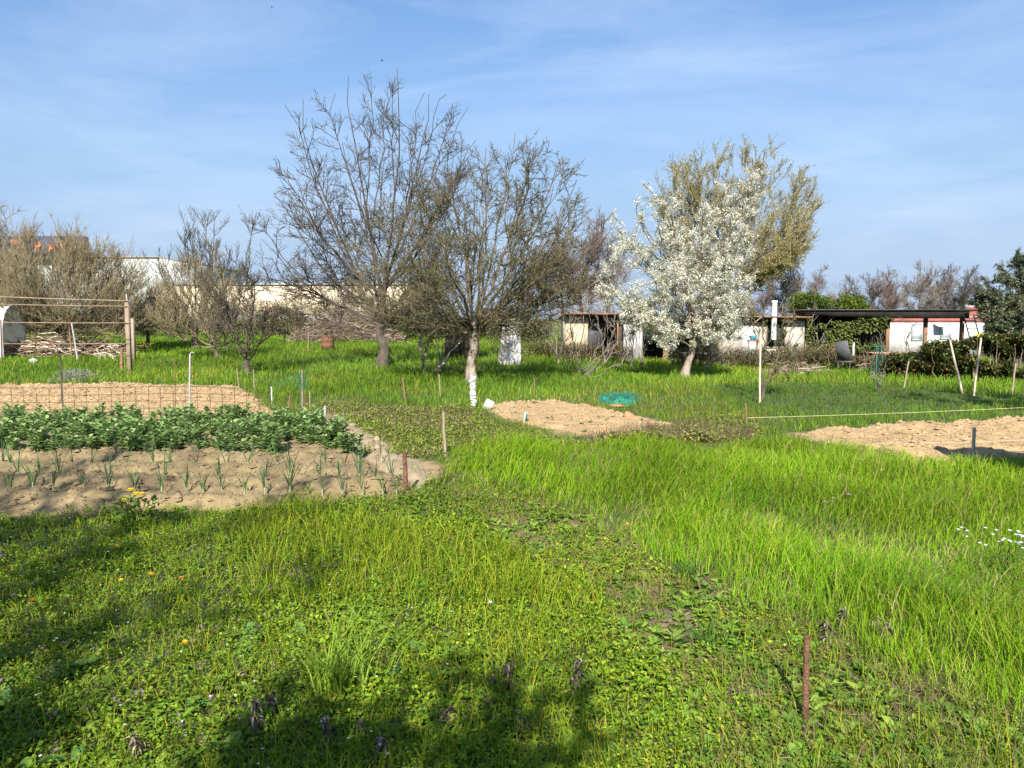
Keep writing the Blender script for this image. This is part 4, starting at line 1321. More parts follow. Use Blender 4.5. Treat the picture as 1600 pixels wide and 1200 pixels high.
bp_ = [bean_proto(s) for s in (1, 2, 3, 4, 5, 6, 7)]
rs = np.random.default_rng(9)
rowsB = [(8.85, 'broad bean plant in the front row, nearest the leeks'), (9.35, 'broad bean plant in the second row from the leeks'), (9.85, 'broad bean plant in the third row from the leeks'),
         (10.35, 'broad bean plant in the fourth row from the leeks'), (10.85, 'broad bean plant in the back row along the rusty mesh')]
for ri, (yy, lab) in enumerate(rowsB):
    xr = wp(540 - ri * 9 + rs.uniform(-12, 8), yy)
    for k in range(33):
        x = xr - k * .215 + rs.normal(0, .05)
        y = yy + rs.normal(0, .07) - .03 * x * 0
        if abs(x / y) > .72: continue
        if ri == 0 and x > wp(410, yy) and rs.random() < .3: continue
        i = int(rs.integers(0, 7))
        o = bp_[i] if bp_[i]['label'] == 'x' else copy_tree(bp_[i])
        o['label'] = lab
        o.location = (x, y, hz(x, y) + .03)
        o.rotation_euler = (0, 0, rs.uniform(0, 6.283))
        s_ = rs.uniform(.72, 1.06) * (1.0 if ri else .9)
        o.scale = (s_ * 1.35, s_ * 1.35, s_ * .80)


def leek_proto(seed, wide):
    rs = np.random.default_rng(seed)
    root = thing('leek_plant', 'x', 'leek', (0, 0, 0), 'leeks planted in rows')
    n = rs.integers(5, 8)
    mb = MB()
    for k in range(n):
        a = rs.choice((0.0, math.pi)) + rs.normal(0, .5)
        l = rs.uniform(.25, .44); sp = rs.uniform(.03, .36)
        m = 7
        t = np.linspace(0, 1, m)
        out_ = np.stack([np.cos(a) * sp * t ** 1.6 * l, np.sin(a) * sp * t ** 1.6 * l, t * l * (1 - .2 * sp * t)], 1)
        if rs.random() < .35: out_[4:, 2] -= np.array([.03, .10, .22]) * l * rs.uniform(.8, 2.0); out_[4:, 0] += np.cos(a) * np.array([.01, .03, .06])
        wv = wide * np.interp(t, [0, .2, .7, 1], [.6, 1, .7, .05])
        sd = np.array([-math.sin(a), math.cos(a), 0]) if rs.random() < .5 else np.array([math.cos(a + 1.2), math.sin(a + 1.2), 0])
        v = np.concatenate([out_ - sd * wv[:, None] * .5, out_ + np.array([.004, .004, 0]) , out_ + sd * wv[:, None] * .5])
        q = [(i, i + m, i + m + 1, i + 1) for i in range(m - 1)] + [(i + m, i + 2 * m, i + 2 * m + 1, i + m + 1) for i in range(m - 1)]
        mb.add(v, q, None, cols(1, [(0.12, 0.20, 0.09), (0.16, 0.25, 0.07), (0.09, 0.17, 0.09)], .2, .1, rs)[0])
    mb.build('foliage', M['leaf'], root)
    MB().tubes(np.array([(0, 0, -.04), (0, 0, .03), (0, 0, .09)]), .012, .009, 8, col=(.42, .46, .28)).build('stalk', M['leaf'], root)
    return root


lp = [leek_proto(s, w_) for s, w_ in ((1, .020), (2, .024), (3, .018), (4, .010), (5, .008), (6, .022), (7, .016), (8, .020), (9, .009))]
rowsL = [(6.75, .255, 'leek with broad leaves in the row nearest the turf', (0, 1, 2, 5, 6, 7), 6.5), (7.25, .27, 'leek in the second row from the turf', (3, 0, 2, 6, 7, 8), 6.5), (7.8, .30, 'thin young leek in the third row from the turf', (3, 4, 8), 6.5),
         (8.35, .33, 'thin young leek in the last row before the beans', (4, 3, 8), 6.5)]
for ri, (yy, sp, lab, kinds, _) in enumerate(rowsL):
    x = wp(618 - 8 * ri, yy)
    while x > -.70 * yy:
        y = yy + rs.normal(0, .04) + .02 * (-x - 2)
        if rs.random() < .88:
            i = kinds[rs.integers(0, len(kinds))]
            o = lp[i] if lp[i]['label'] == 'x' else copy_tree(lp[i])
            o['label'] = lab
            o.location = (x, y, hz(x, y) + .055)
            o.rotation_euler = (0, 0, rs.uniform(-.5, .5) + rs.choice((0, math.pi)))
            s_ = rs.uniform(.50, .95) * (1.0 if ri < 2 else .85)
            o.scale = (s_, s_, s_)
        x -= sp * rs.uniform(.45, 1.1)

for o in [q for q in C.objects if q.get('label') == 'x' and q.name.split('.')[0] in ('leek_plant', 'bean_plant')]:
    for ch_ in list(o.children): bpy.data.objects.remove(ch_)
    bpy.data.objects.remove(o)

# the tuft of long grass in the foreground
rs = np.random.default_rng(5)
b = G(540, 1085)
n = 120
P = np.stack([rs.normal(0, .075, n), rs.normal(0, .05, n), np.full(n, -.01)], 1)
kp = R; R = rs
mb = MB().blades(P, rs.uniform(.22, .44, n), .0062, rs.uniform(0, 6.283, n), rs.uniform(.35, 1.15, n), cols(n, [(0.20, 0.32, 0.03), (0.26, 0.36, 0.05)], .2, .08))
tag(mb.build('grass_tuft', M['grass'], None, b), 'large tuft of long arching grass blades in the left foreground', 'grass tuft')
for px, py, lab in ((1075, 905, 'small spiky tuft of dark grass at the top of the trodden strip'), (1105, 1010, 'small green tuft beside the brown flat stone')):
    P = np.stack([rs.normal(0, .04, 50), rs.normal(0, .03, 50), np.full(50, -.01)], 1)
    tag(MB().blades(P, rs.uniform(.08, .17, 50), .007, rs.uniform(0, 6.283, 50), rs.uniform(.4, 1, 50), cols(50, [(0.09, 0.18, 0.03)], .2)).build('grass_tuft', M['grass'], None, G(px, py)), lab, 'grass tuft')

# dried seed heads
dry = [(400, 1165, 1088, 'tallest withered seed head, left foreground'), (432, 1120, 1085, 'short withered stalk right of the tallest one'), (512, 1180, 1118, 'withered stalk below the long grass tuft'), (590, 1199, 1140, 'dark withered stalk at the bottom edge'),
       (570, 1150, 1122, 'small crumpled dead stalk right of the grass tuft'), (790, 1075, 1035, 'withered stalk in the middle foreground'), (812, 1150, 1125, 'low withered stalk in the dark shade'), (900, 1085, 1030, 'reddish dead dock stalk near the strip'),
       (775, 1075, 1055, 'little dead stalk beside the middle one'), (690, 1135, 1110, 'dead stalk between the shade and the tuft'), (1312, 985, 950, 'dry seed head in the tall grass above the stake'), (1290, 1010, 970, 'second dry seed head above the stake'),
       (1370, 1000, 965, 'dry seed head right of the thick stake'), (1390, 1010, 978, 'rightmost dry seed head in the tall grass'), (215, 1185, 1150, 'broken stalk in the round leaves at the bottom left')]
for k, (px, pb, pt, lab) in enumerate(dry):
    b = G(px, pb); t = at(px + rs.normal(0, 5), pt, b[1]) - b
    root = thing('dead_stalk', lab, 'dead stalk', b, 'withered stalks in the foreground')
    c = line((0, 0, -.02), t, 8, 0, .006, rs)
    MB().tubes(c, .0035, .002, 5).build('stalk', M['dry'], root)
    m_ = 46
    P = np.array([curve_at_(c, x) for x in rs.uniform(.35, 1, m_)]) + rs.normal(0, .009, (m_, 3))
    MB().leaves(P, rs.uniform(0, 6.283, m_), rs.uniform(-1.2, .6, m_), rs.uniform(.014, .032, m_), rs.uniform(.005, .012, m_), cols(m_, [(0.20, 0.155, 0.14), (0.34, 0.28, 0.25), (0.10, 0.075, 0.065)], .3), .8, .6).build('seed_head', M['leaf'], root)


# dandelions and other single flowers
def flower(name, label, cat, px, py, colr, h=.09, r_=.016, n=12, group=None):
    b = G(px, py + 8)
    root = thing(name, label, cat, b, group)
    MB().tubes(line((0, 0, -.01), (rs.normal(0, .01), 0, h), 5), .0025, .002, 5).build('stem', M['leaf'], root).data.attributes['Col'].data.foreach_set('color', np.tile(np.array([.12, .2, .04, 1], np.float32), (5 * 5 + 2 * 6)))
    MB().leaves(np.tile(np.array([[0, 0, h]]), (n, 1)), np.arange(n) * 6.283 / n * 2.39, np.tile([.15, .6], n)[:n], r_, r_ * .5, cols(n, [colr], .1, .05), .1, .1).build('flower_head', M['petal'], root)
    return root


YEL = (0.85, 0.55, 0.02)
for px, py, lab in ((290, 1028, 'yellow dandelion alone in the shaded turf'), (183, 868, 'yellow dandelion near the left, halfway to the leek bed'), (190, 925, 'orange yellow dandelion among purple dead nettles'), (237, 915, 'orange dandelion right of the purple dead nettles'),
                    (284, 921, 'small orange dandelion right of its neighbours'), (52, 958, 'small orange dandelion low at the left'), (15, 903, 'orange dandelion at the left edge'), (980, 832, 'yellow dandelion in the tall grass by the strip')):
    flower('dandelion', lab, 'flower', px, py, YEL if 'yellow d' in lab else (.80, .36, .03), .10, .017, 16, 'dandelions in the turf')
flower('dandelion_clock', 'round white dandelion clock in the middle foreground', 'flower', 766, 975, (.75, .75, .72), .14, .016, 24)
b = G(205, 818)
mg = thing('marigold_plant', 'bushy dark green plant with yellow flowers at the edge of the leek bed', 'flowering plant', b)
n = 240
P = np.stack([rs.normal(0, .10, n), rs.normal(0, .08, n), rs.uniform(0, .20, n)], 1)
MB().leaves(P, rs.uniform(0, 6.283, n), rs.uniform(0, 1.2, n), .06, .018, cols(n, [(0.07, 0.14, 0.025), (0.10, 0.18, 0.03)], .25), .2, .2).build('foliage', M['leaf'], mg)
for k, (dx, dz) in enumerate(((.02, .27), (.10, .235), (-.03, .19), (.06, .24))):
    MB().tubes(line((dx * .4, 0, .02), (dx, -.03, dz), 4), .003, .002, 5, col=(.1, .18, .03)).build('stem', M['leaf'], mg)
    q = 16
    MB().leaves(np.tile(np.array([[dx, -.03, dz]]), (q, 1)), np.arange(q) * 2.4, np.tile([.1, .6], q)[:q], .035, .016, cols(q, [(0.85, 0.62, 0.02)], .08, .04), .1, .1).build('flower_head', M['petal'], mg)
# white flowers at the right edge
b = G(1585, 905)
fc = thing('white_flower_clump', 'clump of white flowers in the tall grass at the right edge', 'flowering plant', b)
sb = MB(); fl = MB()
for k in range(34):
    x, y = (rs.normal(0, .06), rs.normal(0, .06)) if k < 26 else (rs.uniform(-.36, -.1), rs.uniform(-.05, .25)); z = rs.uniform(.19, .30)
    sb.tubes(line((x * .6, y * .6, 0), (x, y, z), 5, 0, .006, rs), .003, .002, 4, col=(.11, .2, .03))
    q = 7
    fl.leaves(np.tile(np.array([[x, y, z]]), (q, 1)), np.arange(q) * 6.283 / q, np.full(q, .8), .017, .012, cols(q, [(.82, .82, .82)], .05, .02), .1, .1)
sb.build('stem', M['leaf'], fc); fl.build('blossom', M['petal'], fc)
for px, py, lab in ((1300, 835, 'pinkish clover head in the tall grass, upper left one'), (1325, 828, 'pinkish clover head in the tall grass, upper right one'), (1287, 842, 'pinkish clover head, lowest of three')):
    flower('clover_flower', lab, 'flower', px, py, (.42, .30, .30), .30, .02, 18, 'clover heads in the tall grass')
# lavender bush behind the bed, mound of yellowish leaves by the soil patch
b = G(118, 598)
lv0 = thing('lavender_bush', 'silver grey lavender bush between the trellis and the soil bed', 'shrub', b)
n = 900
P = np.stack([rs.normal(0, .28, n), rs.normal(0, .18, n), rs.random(n) ** .8 * .30], 1)
P[:, 2] *= np.clip(1.15 - (P[:, 0] / .6) ** 2, .2, 1)
MB().leaves(P, rs.uniform(0, 6.283, n), rs.uniform(.2, 1.4, n), rs.uniform(.05, .1, n), .012, cols(n, [(0.30, 0.30, 0.27), (0.22, 0.23, 0.19), (0.38, 0.36, 0.33)], .2), .2, .1).build('foliage', M['leaf'], lv0)
P = np.array([line((rs.normal(0, .06), rs.normal(0, .05), -.02), (rs.normal(0, .25), rs.normal(0, .16), rs.uniform(.12, .3)), 5, 0, .01, rs) for k in range(30)])
MB().tubes(P, .006, .003, 4).build('stem', M['dry'], lv0)
b = G(1030, 691)
n = 1100
P = np.stack([rs.uniform(-.62, .62, n), rs.uniform(-.16, .16, n), rs.uniform(0, .14, n)], 1)
P = P[fbm(P[:, 0] * 4, P[:, 1] * 5, 2) > .42]; n = len(P)
P[:, 2] += hz(b[0], b[1]) - b[2]
tag(MB().leaves(P, rs.uniform(0, 6.283, n), rs.uniform(0, .9, n), rs.uniform(.03, .06, n), .03, cols(n, [(0.28, 0.28, 0.06), (0.16, 0.10, 0.06), (0.09, 0.10, 0.03), (0.36, 0.34, 0.12)], .25), .2, .2).build('strawberry_patch', M['leaf'], None, b),
    'low patch of yellowing and dark leaves below the terracotta brick', 'plants', kind='stuff')
# yellow flowering weed on the left lawn
b = G(228, 552)
yw = thing('yellow_flower_clump', 'clump of yellow flowers in the grass behind the square trellis posts', 'flowering plant', b)
n = 60
P = np.stack([rs.normal(0, .22, n), rs.normal(0, .2, n), rs.uniform(.2, .42, n)], 1)
MB().leaves(P, rs.uniform(0, 6.28, n), rs.uniform(0, 1, n), .06, .05, cols(n, [(0.75, 0.62, 0.03)], .1, .05)).build('blossom', M['petal'], yw)
MB().tubes(np.array([line((p[0] * .7, p[1] * .7, 0), p, 4) for p in P]), .005, .004, 4, col=(.12, .2, .03)).build('stem', M['leaf'], yw)
R = kp

# ================================================================ trees
def children(par, n, ln, ang, up, t0=0.15, t1=1.0, k=6, jit=0.10, taper=0.45, rs=None, rel=0.0, out=None, down=0.0):
    """n side branches on each parent polyline; par (B, m, 3)"""
    rs = rs or R
    par = np.asarray(par, float)
    B, m, _ = par.shape
    if isinstance(n, float): cnt = rs.poisson(n, B)
    else: cnt = np.full(B, n)
    pi = np.repeat(np.arange(B), cnt); Nn = len(pi)
    t = t0 + (t1 - t0) * rs.random(Nn)
    f = t * (m - 1); i0 = np.minimum(f.astype(int), m - 2); fr = (f - i0)[:, None]
    p = par[pi, i0] * (1 - fr) + par[pi, i0 + 1] * fr
    tg = par[pi, i0 + 1] - par[pi, i0]; tg /= np.linalg.norm(tg, axis=1, keepdims=True) + 1e-9
    rd = rs.normal(0, 1, (Nn, 3)); rd -= (rd * tg).sum(1, keepdims=True) * tg; rd /= np.linalg.norm(rd, axis=1, keepdims=True) + 1e-9
    a = (ang * rs.uniform(.7, 1.3, Nn))[:, None]
    d = tg * np.cos(a) + rd * np.sin(a)
    plen = np.linalg.norm(np.diff(par, axis=1), axis=2).sum(1)[pi]
    l = ((ln + rel * plen) * rs.uniform(.5, 1.2, Nn) * (1 - taper * t))[:, None]
    pts = [p]
    for s in range(k - 1):
        d = d + np.array([0, 0, 1.0]) * up / (k - 1) + rs.normal(0, jit, (Nn, 3))
        d /= np.linalg.norm(d, axis=1, keepdims=True) + 1e-9
        p = p + d * l / (k - 1)
        pts.append(p)
    o = np.stack(pts, 1)
    if out is not None: o = o[out(o[:, -1])]
    o = o[o[:, :, 2].min(1) > 0.05]
    return o


def limb(p0, p1, n=10, up=0.35, jit=0.05, rs=None):
    rs = rs or R
    p0 = np.asarray(p0, float); p1 = np.asarray(p1, float)
    d = p1 - p0
    c = p0 + d * .5 + np.array([d[0] * .12, d[1] * .12, -up * np.linalg.norm(d[:2]) * .5])
    t = np.linspace(0, 1, n)[:, None]
    p = (1 - t) ** 2 * p0 + 2 * t * (1 - t) * c + t * t * p1
    p[1:-1] += np.cumsum(rs.normal(0, jit, (n - 2, 3)), 0) * .6
    return p


def curve_at(c, t):
    f = t * (len(c) - 1); i = min(int(f), len(c) - 2); f -= i
    return c[i] * (1 - f) + c[i + 1] * f


def on(par, n, t0=0.1, rs=None):
    """n random points along a set of polylines"""
    rs = rs or R
    par = np.asarray(par)
    B, m, _ = par.shape
    i = rs.integers(0, B, n); f = (t0 + (1 - t0) * rs.random(n)) * (m - 1); j = np.minimum(f.astype(int), m - 2); f = (f - j)[:, None]
    return par[i, j] * (1 - f) + par[i, j + 1] * f


def tree(name, label, cat, base, trunk, r0, r1, limbs, lv, bark, twig, seed, leaf=None, group=None, limb_r=0.05, twig_r=(0.007, 0.003), up=0.35, sides=8, fork=3):
    """trunk: local points; limbs: (t on trunk, end point); lv: side branch levels; leaf: list of (part name, count, size, colours, material, level)"""
    rs = np.random.default_rng(seed)
    global R
    keepR = R; R = rs
    root = thing(name, label, cat, base, group)
    tr = np.asarray(trunk, float)
    tt = np.linspace(0, 1, 12)
    tc = np.array([np.interp(tt, np.linspace(0, 1, len(tr)), tr[:, k]) for k in range(3)]).T
    tc[1:-1] += rs.normal(0, r0 * .12, (10, 3))
    tc[0, 2] -= 0.12
    mb = MB()
    tn = 28; ti = np.linspace(0, 1, tn); tc = np.array([np.interp(ti, np.linspace(0, 1, 12), tc[:, k]) for k in range(3)]).T
    mb.tubes(tc, r0 * 1.05, r1, sides + 6, pw=0.8)
    v = mb.v[0].reshape(-1, 3)                       # furrowed, lumpy bark and a root flare
    sd_ = sides + 6
    ctr = np.repeat(tc, sd_, 0); dv = v - ctr
    an = np.arctan2(dv[:, 1], dv[:, 0])
    flare = 1 + .55 * np.exp(-np.maximum(v[:, 2], 0) / .16)
    mb.v[0] = ctr + dv * (flare * (1 + .34 * (fbm(an * 1.9 + seed, v[:, 2] * 3.2 + seed, 4) - .5) + .16 * (fbm(an * 5, v[:, 2] * 1.5, 2) - .5)))[:, None]
    # a third of the limbs spring from the trunk, the others fork off their nearest neighbour
    prim = list(range(len(limbs))) if len(limbs) < 9 or not fork else [i for i in range(len(limbs)) if i % fork == 0]
    bend = lambda e: up if e[2] > .75 * math.hypot(e[0], e[1]) else -.22      # low limbs arch over, high ones sweep up
    made = {i: limb(curve_at(tc, limbs[i][0]), limbs[i][1], 10, bend(limbs[i][1]), 0.075, rs) for i in prim}
    frk = np.zeros(len(limbs), bool)
    for i, (t, e) in enumerate(limbs):
        if i in made: continue
        j = min(prim, key=lambda a: np.linalg.norm(np.subtract(limbs[a][1], e)))
        made[i] = limb(curve_at(made[j], rs.uniform(.15, .5)), e, 10, bend(e) * .7, 0.075, rs); frk[i] = True
    L1 = np.array([made[i] for i in range(len(limbs))])
    ll = np.linalg.norm(L1[:, -1] - L1[:, 0], axis=1)
    mb.build('trunk', bark, root, smooth=True)
    lev = [L1]
    tb = MB()
    tb.tubes(L1, np.clip(limb_r * (0.42 + 0.16 * ll), .014, r1 * .8) * np.where(frk, .6, 1.0), twig_r[0] * 1.1, 6)
    for i, q in enumerate(lv):
        q = dict(q); rr = q.pop('r')
        src = lev[q.pop('src')] if 'src' in q else lev[-1]
        b = children(src, rs=rs, **q)
        lev.append(b)
        tb.tubes(b, rr[0], rr[1], 4 if i == 0 else 3, cap=False)
    tb.build('crown', twig, root)
    for nm, cnt, size, colr, m, levels in (leaf or []):
        for q, (pt, share) in enumerate(levels):
            pass
        Ps = np.concatenate([on(lev[k], int(cnt * sh), 0.15, rs) for k, sh in levels])
        if nm == 'blossom':
            k = 10
            c0 = np.repeat(Ps, k, 0); sp = size * .60
            Ps = c0 + rs.normal(0, sp, c0.shape)
        else:
            Ps = Ps + rs.normal(0, size * .35, Ps.shape)
        MB().cards(Ps, size, cols(len(Ps), colr, .25, .08, rs)).build(nm, m, root)
    R = keepR
    return root, lev


S1 = 1 / FPX


def loc_tips(base_px, d, tips, rs, dep=1.0, mul=1.0):
    """photo tips -> local end points with random depth"""
    o = []
    for x, y in tips:
        dx = (x - base_px[0]) * d * S1; dzz = (base_px[1] - y) * d * S1
        o.append((dx * mul, rs.uniform(-1, 1) * dep, max(.3, dzz)))
    return o


def crown(base_px, d, outline, n, rs, depth, fork_px, lo=.45, hi=1.03):
    """end points spread through a crown whose outline the photo shows; depth makes it round"""
    o = np.array(outline, float)
    sl = np.concatenate([[0], np.cumsum(np.linalg.norm(np.diff(o, axis=0), axis=1))]); sl /= sl[-1]
    res = []
    for k in range(n):
        t = (k * 0.618034 + rs.uniform(-.02, .02)) % 1.0
        q = np.array([np.interp(t, sl, o[:, 0]), np.interp(t, sl, o[:, 1])])
        s = rs.uniform(hi - .11, hi) if rs.random() < .5 else rs.uniform(lo, hi - .08)
        q = np.array(fork_px) + (q - np.array(fork_px)) * s
        yy = rs.choice((-1, 1)) * depth * math.sqrt(max(.02, 1 - min(1, s) ** 2)) * rs.uniform(.5, 1.1) + rs.normal(0, depth * .12)
        res.append(((q[0] - base_px[0]) * d * S1, yy, max(.3, (base_px[1] - q[1]) * d * S1)))
    return res


OLIVE = [(0.17, 0.19, 0.05), (0.13, 0.17, 0.04), (0.22, 0.22, 0.08), (0.24, 0.22, 0.13)]
GREEN = [(0.14, 0.21, 0.045), (0.20, 0.26, 0.06), (0.10, 0.155, 0.035)]
PINKW = [(0.62, 0.55, 0.50), (0.5, 0.42, 0.36), (0.30, 0.27, 0.14)]

# --- the big old tree in the middle
rs = np.random.default_rng(101)
b = G(597, 574); D = b[1]
BIG = [(430, 505), (405, 450), (398, 390), (412, 345), (440, 310), (462, 262), (463, 195), (480, 158), (505, 145), (545, 122), (600, 105), (648, 135), (692, 165), (748, 195), (752, 240), (735, 300), (705, 420), (685, 490)]
lm = [(rs.uniform(.42, .62) if q[2] < 3.4 else rs.uniform(.55, 1.0), q) for q in crown((597, 574), D, BIG, 66, rs, 2.9, (597, 505), .4)]
tree('fruit_tree', 'tallest bare fruit tree with dark crooked trunk and wide open crown, centre of the garden', 'tree', b,
     [(0, 0, 0), (.05, 0, .5), (-.05, .05, 1.0), (.08, 0, 1.6), (-.02, .1, 2.4)], .165, .085, lm,
     [dict(n=9, ln=.62, rel=.15, ang=.80, up=.22, t0=.10, t1=.88, taper=.5, jit=.11, r=(.011, .0055)),
      dict(n=7, ln=.46, ang=.80, up=.22, t0=.10, t1=.95, jit=.11, taper=.3, r=(.0072, .0042)),
      dict(n=.9, ln=.24, ang=.8, up=.2, t0=.1, k=4, taper=.3, r=(.006, .0035))],
     M['bark'], M['twig'], 101, [('foliage', 12000, .038, OLIVE + PINKW, M['leaf'], [(2, .45), (3, .55)])], limb_r=.036, up=.22, fork=4)

# --- the whitewashed apple tree in front of it
rs = np.random.default_rng(103)
b = G(735, 598); D = b[1]
APP = [(625, 515), (575, 470), (550, 425), (556, 385), (590, 348), (625, 308), (660, 285), (700, 255), (735, 235), (770, 220), (798, 222), (835, 240), (862, 265), (897, 283), (925, 318), (932, 345), (925, 400), (935, 450), (905, 495), (850, 520)]
lm = [(rs.uniform(.78, 1.0), q) for q in crown((735, 598), D, APP, 84, rs, 2.6, (742, 505), .35)]
tree('apple_tree', 'dense apple tree with pale limewashed trunk, in front of the tallest tree', 'tree', b,
     [(0, 0, 0), (.03, 0, .5), (.08, .03, 1.0), (.12, .05, 1.5)], .118, .095, lm,
     [dict(n=11, ln=.52, rel=.15, ang=.80, up=.15, t0=.08, t1=.92, taper=.5, jit=.11, r=(.0095, .005)),
      dict(n=6, ln=.40, ang=.85, up=.20, t0=.1, t1=.95, jit=.09, taper=.3, r=(.0062, .0038)),
      dict(n=.8, ln=.16, ang=.8, up=.2, t0=.1, k=4, taper=.3, r=(.005, .003))],
     M['bark_pale'], M['twig_olive'], 202, [('foliage', 26000, .040, OLIVE + GREEN + [(0.30, 0.28, 0.17)], M['leaf'], [(1, .1), (2, .4), (3, .5)])], limb_r=.030, up=.12, fork=2)

# --- the white blossoming tree
rs = np.random.default_rng(105)
b = G(1068, 590); D = b[1]
BLO = [(1000, 520), (955, 485), (935, 440), (936, 385), (950, 335), (985, 308), (1020, 292), (1060, 294), (1095, 285), (1125, 300), (1176, 266), (1140, 330), (1148, 365), (1152, 410), (1158, 455), (1150, 495), (1130, 520)]
lm = [(rs.uniform(.45, 1.0), q) for q in crown((1068, 590), D, BLO, 76, rs, 1.8, (1085, 520), .3, .97)]
WB = [(0.88, 0.85, 0.76), (0.90, 0.89, 0.85), (0.78, 0.79, 0.58)]
tree('blossom_tree', 'tree covered in white blossom with leaning forked trunk', 'tree', b,
     [(0, 0, 0), (.12, 0, .40), (.27, 0, .80), (.36, .1, 1.25), (.20, .1, 2.0)], .105, .06, lm,
     [dict(n=9, ln=.36, rel=.14, ang=.8, up=.10, t0=.12, taper=.45, r=(.009, .005)),
      dict(n=5, ln=.34, ang=.8, up=.1, t0=.1, taper=.3, r=(.006, .003))],
     M['bark_pale'], M['twig_olive'], 303, [('blossom', 10500, .052, WB, M['petal'], [(0, .06), (1, .34), (2, .60)]), ('foliage', 9000, .04, [(0.24, 0.27, 0.08), (0.17, 0.19, 0.06)], M['leaf'], [(2, 1)])],
     limb_r=.026, up=.15, fork=3)

# --- tall spring willow behind the blossom
rs = np.random.default_rng(104)
b = np.array([12.6, 46.0, hz(12.6, 46)])
bp = (800 + 12.6 / 46 * FPX, HOR + (EYE - b[2]) / 46 * FPX)
WIL = [(1045, 400), (1030, 335), (1016, 300), (1038, 275), (1050, 250), (1090, 238), (1130, 231), (1180, 236), (1228, 250), (1258, 276), (1270, 300), (1263, 330), (1275, 366), (1245, 382), (1215, 400), (1185, 425)]
lm = [(rs.uniform(.55, 1.0), q) for q in crown(bp, 46, WIL, 120, rs, 3.2, (1145, 450), .5, .99)]
tree('willow_tree', 'tall tree with a fan of pale new leaves, behind the blossom', 'tree', b,
     [(0, 0, 0), (.1, 0, 1.2), (.1, 0, 2.4), (.3, 0, 4.0)], .30, .14, lm,
     [dict(n=10, ln=.8, rel=.13, ang=.55, up=.35, t0=.2, taper=.45, r=(.018, .010)),
      dict(n=7, ln=.75, ang=.6, up=.3, t0=.1, taper=.3, r=(.010, .007))],
     M['bark'], M['twig_tan'], 404, [('foliage', 110000, .080, [(0.48, 0.45, 0.18), (0.42, 0.40, 0.15), (0.58, 0.52, 0.25)], M['leaf'], [(1, .3), (2, .7)])], limb_r=.026, up=.3, fork=4)


# --- the pruned fruit trees on the left: short trunks, masses of upright shoots
def shoots(label, px, py, seed, tips, dep, fork, n1=14, n2=6, foliage=3500, twig='twig_tan', r0=.11, d=None, bark='bark', lean=0.0, shoot=.75, n_l=30, group='pruned fruit trees on the left'):
    rs = np.random.default_rng(seed)
    b = G(px, py) if d is None else np.array([(px - 800) / FPX * d, d, hz((px - 800) / FPX * d, d)])
    D = b[1]
    e = crown((px, py), D, tips, max(14, int(n_l)), rs, dep, (px + lean * FPX / D, py - fork * FPX / D), .4)
    lm = [(rs.uniform(.8, 1.0), q) for q in e]
    return tree('fruit_tree', label, 'tree', b, [(0, 0, 0), (lean * .5, 0, fork * .5), (lean, 0, fork)], r0, r0 * .7, lm,
                [dict(n=n1, ln=shoot, rel=.05, ang=.9, up=1.1, t0=.25, taper=.3, r=(.011, .005), jit=.07),
                 dict(n=n2, ln=.42, ang=.6, up=.8, t0=.15, taper=.3, r=(.007, .004), jit=.09)],
                M[bark], M[twig], seed, [('foliage', foliage, .040, OLIVE + [(0.34, 0.31, 0.20)], M['leaf'], [(1, .4), (2, .6)])], limb_r=.036, up=.6, group=group)


shoots('broad bushy fruit tree of upright shoots, behind the stack of cut branches', 100, 533, 501,
       [(-25, 505), (-35, 450), (-10, 405), (20, 385), (60, 358), (100, 354), (150, 364), (195, 392), (228, 432), (242, 470), (232, 510)],
       2.6, .9, 20, 9, 46000, d=29, r0=.15, shoot=1.3, n_l=80)
shoots('grey fruit tree with white buds at the left edge of the view', -25, 535, 502,
       [(-70, 470), (-65, 400), (-30, 360), (0, 345), (30, 360), (50, 395), (55, 450)], 1.8, 1.0, 14, 7, 14000, 'twig_grey', d=31, r0=.13, shoot=.9)
shoots('small fruit tree with V shaped fork right behind the two thin stakes', 386, 586, 503,
       [(318, 505), (318, 440), (335, 370), (350, 335), (375, 350), (398, 345), (412, 420), (438, 480)],
       1.0, .42, 9, 5, 3500, 'twig', r0=.085, lean=-.02, shoot=.45, n_l=16)
shoots('leaning little fruit tree behind the one with the V shaped fork', 343, 561, 504,
       [(240, 515), (250, 470), (268, 430), (300, 405), (335, 395), (362, 425), (370, 485)], 1.5, .5, 10, 7, 11000, r0=.09, lean=-.25, shoot=.6, n_l=30)
shoots('spreading fruit tree farthest back among the left ones', 305, 545, 505,
       [(220, 505), (238, 445), (260, 408), (300, 375), (330, 330), (352, 335), (370, 400), (385, 460)], 2.0, .75, 10, 7, 8000, 'twig', r0=.14, shoot=.9, n_l=32)
shoots('low twiggy fruit tree between the branch stack and the leaning one', 232, 540, 506,
       [(185, 515), (192, 470), (212, 445), (238, 440), (262, 455), (278, 500)], 1.4, .7, 10, 7, 8000, 'twig_tan', d=33, r0=.08, shoot=.6)


